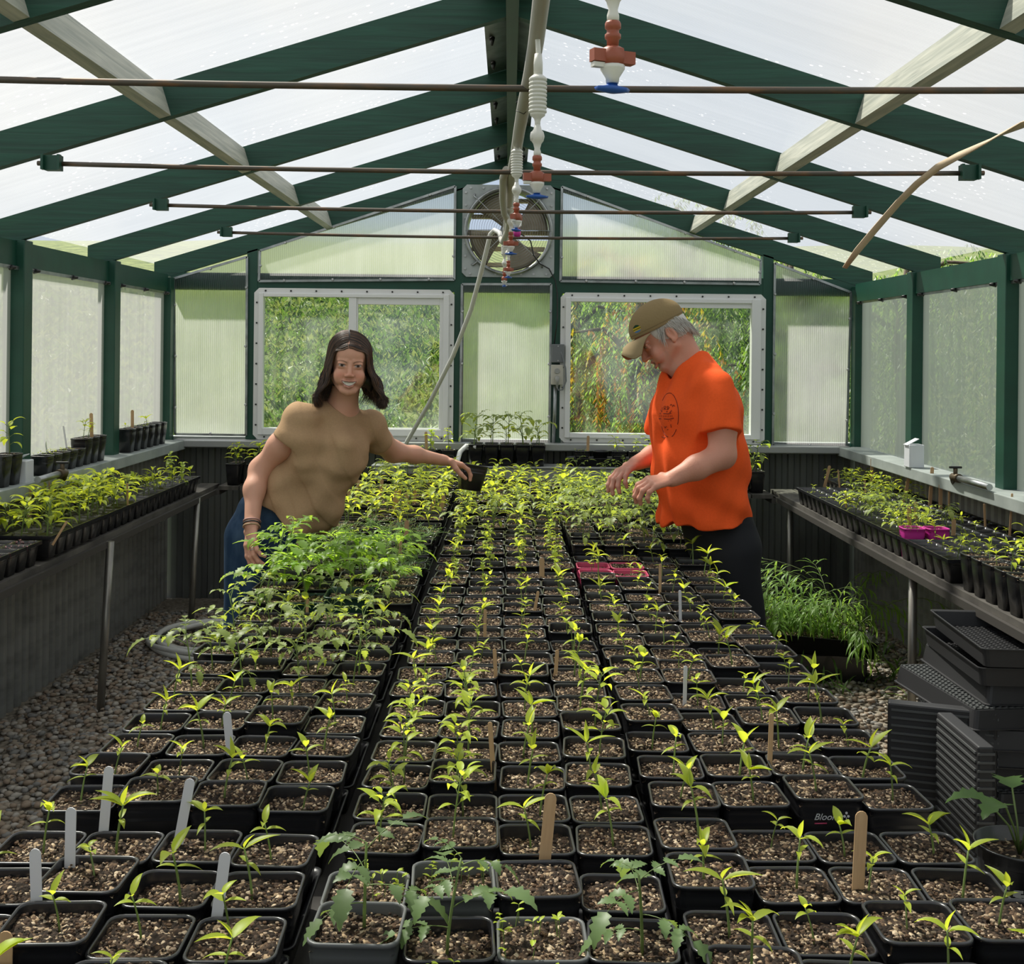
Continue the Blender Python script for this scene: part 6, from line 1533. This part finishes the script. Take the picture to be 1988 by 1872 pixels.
# ------------------------------------------------------------------ plant markers pushed into the soil
SZ = .797
def soil_y(px, py, z):
    dx, dy = px-CX, py-CY; y0 = dy - dx*ROLL; return (EYE - z)/y0*FPX
def stick(bx, by, tx, ty, kind, label, z=SZ, Y=None, wide=None):
    Y = Y or soil_y(bx, by, z); b = at(bx, by, Y); t = at(tx, ty, Y); d = t-b; L = d.length; w = wide or {'wood': .017, 'thin': .0085, 'white': .015, 'whitethin': .008}[kind]
    mb = MB(); n = 7; pts = [(-w/2,-.03),(w/2,-.03),(w/2,L-w/2)] + [(w/2*math.cos(a), L-w/2+w/2*math.sin(a)) for a in np.linspace(.3, math.pi-.3, 6)] + [(-w/2,L-w/2)]
    mb.prism([(x, -.0008, q) for x, q in pts], (0,.0018,0)); o = mb.build('plant_marker', M['stick'] if kind in ('wood','thin') else M['whitep'])
    u = d.normalized(); side = Vector((1,0,0)); side = (side - u*side.dot(u)).normalized(); nrm = side.cross(u)
    mw_ = Matrix((side, -nrm if False else u.cross(side)*-1, u)).transposed().to_4x4()
    ang = math.atan2(u.x, u.z); o.rotation_euler = (0, ang, 0); o.location = b; 
    tag(o, label, 'plant marker', 'wooden plant markers' if kind in ('wood','thin') else 'white plant markers'); return o
ST = [
 (135,1710,138,1568,'white','white plastic marker, second tallest at lower left, beside the grey gap'),
 (72,1785,68,1648,'white','white plastic marker closest to the lower left corner'),
 (200,1628,212,1488,'white','leaning white marker in front of the leftmost tray of pots'),
 (345,1645,370,1512,'white','white marker leaning right before the second pot gap, left block'),
 (420,1790,438,1655,'white','white marker leaning right among front peppers, left block'),
 (448,1470,440,1383,'white','white marker leaning left below the small tomatoes'),
 (10,1885,11,1808,'wood','wooden marker cut by the lower left corner'),
 (1055,1700,1070,1540,'wood','wide wooden marker standing at the front centre of the table'),
 (1665,1738,1673,1575,'wood','tall wooden marker at the lower right among peppers'),
 (1494,1498,1498,1385,'thin','narrow wooden marker edge-on, right block, behind the lower right one'),
 (958,1503,951,1402,'thin','narrow wooden marker in the middle block behind the front wide one'),
 (963,1328,960,1260,'thin','narrow wooden marker in the middle of the table'),
 (1078,1318,1082,1262,'thin','narrow wooden marker just right of the table middle'),
 (941,1243,942,1183,'thin','thin wooden marker between the middle pots, beyond the table centre'),
 (1329,1372,1331,1293,'whitethin','thin white marker in the right block, front one'),
 (1321,1208,1320,1146,'whitethin','thin white marker in the right block, farther one'),
 (1281,1158,1282,1095,'thin','thin wooden marker behind the pink pots, right block'),
 (1190,1072,1190,1042,'thin','short thin marker in the row before the pink pots'),
 (1052,1127,1052,1083,'wood','short wooden marker at the middle block right edge among basil'),
 (787,1062,790,1010,'wood','paler of the two wooden markers behind the big tomatoes'),
 (777,1092,775,1033,'wood','darker of the two wooden markers behind the big tomatoes'),
 (580,1076,583,1018,'wood','wooden marker standing before the hem of the woman'),
 (1036,1196,1045,1148,'thin','thin wooden marker left of the right block seam'),
 (596,1197,597,1163,'thin','thin brown marker in front of the big tomato pots'),
 (1177,985,1180,955,'wood','small wooden marker near the hands of the man'),
 (1045,950,1048,922,'white','small white marker in front of the back ledge pots'),
 (1027,972,1030,934,'whitethin','thin white marker beside the small green pot'),
]
for i, (bx, by, tx, ty) in enumerate(((666,984,667,946),(681,982,676,950),(690,978,697,932),(718,990,718,0),(732,994,740,958),(738,962,742,931),(765,996,768,953),(772,985,776,950),(790,986,790,955),(803,984,806,952),(838,994,845,962),(855,996,862,962))):
    if ty: ST.append((bx, by, tx, ty, 'wood', 'wooden marker in the cluster beside the tan shirt, %s from the left' % ordw(i+1 if i < 3 else i)))
ST.append((705,987,706,963,'white','single white marker inside the cluster of wooden markers'))
for r in ST: stick(*r[:4], r[4], r[5])
SB = [(1603,936,1611,904,'wood'),(1693,912,1693,889,'wood'),(1757,945,1768,901,'wood'),(1805,942,1810,907,'wood'),(1826,973,1826,939,'wood'),(1842,990,1843,944,'thin'),(1960,994,1965,958,'thin'),(1765,1030,1765,982,'wood'),(1779,1012,1778,974,'wood'),
      (1752,998,1756,960,'thin'),(1851,1044,1852,1008,'wood'),(1913,1028,1911,978,'thin'),(1643,989,1642,954,'thin'),(1680,962,1679,932,'thin'),(1630,948,1627,912,'thin')]
def inside(bx, by, z):
    Y = soil_y(bx, by, z); dx = bx-CX; X = dx/FPX*Y; lim = 2.0 if dx > 0 else 1.96
    if abs(X) > lim or Y > 6.75:
        Y = min(6.7, lim*FPX/abs(dx)); by = CY + ROLL*dx + (EYE-z)/Y*FPX
    return by
for i, (bx, by, tx, ty, k) in enumerate(SB): by = inside(bx, by, .82); stick(bx, by, tx, ty, k, 'wooden marker on the right bench, %s counted from the left of the photo' % ordw(i+1) if True else '', z=.820)
SLf = [(57,975,57,946,'wood'),(95,968,93,934,'wood'),(125,975,126,950,'wood'),(182,960,181,932,'wood'),(248,978,247,938,'thin'),(110,1045,130,1012,'thin')]
for i, (bx, by, tx, ty, k) in enumerate(SLf): by = inside(bx, by, .835); stick(bx, by, tx, ty, k, 'wooden marker on the left bench, %s from the left edge' % ordw(i+1), z=.835)
for bx, by, tx, ty, k, Y, lb in ((89,872,83,838,'whitethin',5.4,'white marker leaning left in the sill pots beside the tap'),(129,866,123,827,'whitethin',5.55,'white marker leaning left in the sill pots, right of the tap'),(178,846,177,802,'wood',5.75,'wooden marker in the sill pots next to the second post'),(257,828,257,796,'wood',6.45,'wooden marker in the tall pots on the far left sill')):
    stick(bx, by, tx, ty, k, lb, Y=Y)
stick(828,876,827,838,'wood','wooden marker in the pots behind the slanting hose', Y=7.04); stick(1141,884,1142,846,'wood','wooden marker in the round pot below the right window', Y=7.04)
# pale handwriting, a small flower mark and a pinkish line on the front of one pot in the right block
pt = soiltop[('right', 7, 2)]
cu = bpy.data.curves.new('pot_writing', 'FONT'); cu.body = 'Blooms'; cu.size = .0155; cu.shear = .35; cu.extrude = .0002; cu.materials.append(M['paint_w'])
_o = bpy.data.objects.new('tmp', cu); C.objects.link(_o); bpy.context.view_layer.update(); _me = bpy.data.meshes.new_from_object(_o.evaluated_get(bpy.context.evaluated_depsgraph_get())); bpy.data.objects.remove(_o); _me.name = 'pot_writing'; wr = link('pot_writing', _me, pt); wr.rotation_euler = (R(90+6), 0, 0); wr.location = (-.030, -.0545, .070)
mb = MB()
for a in range(3): mb.tube([(.024+.0036*math.cos(1.57+a*2.09), -.0545, .0775+.0036*math.sin(1.57+a*2.09)),(.024+.0036*math.cos(1.57+a*2.09), -.0538, .0775+.0036*math.sin(1.57+a*2.09))], .0022, 8)
mb.tube([(.024,-.0545,.074),(.0235,-.054,.069)], .0006, 5); mb.build('flower_mark', M['paint_w'], pt)
MB().tube([(-.028,-.0535,.0635),(-.008,-.0535,.0640)], .0011, 6).build('pink_line', M['pinkp'], pt)
bpy.context.view_layer.update()
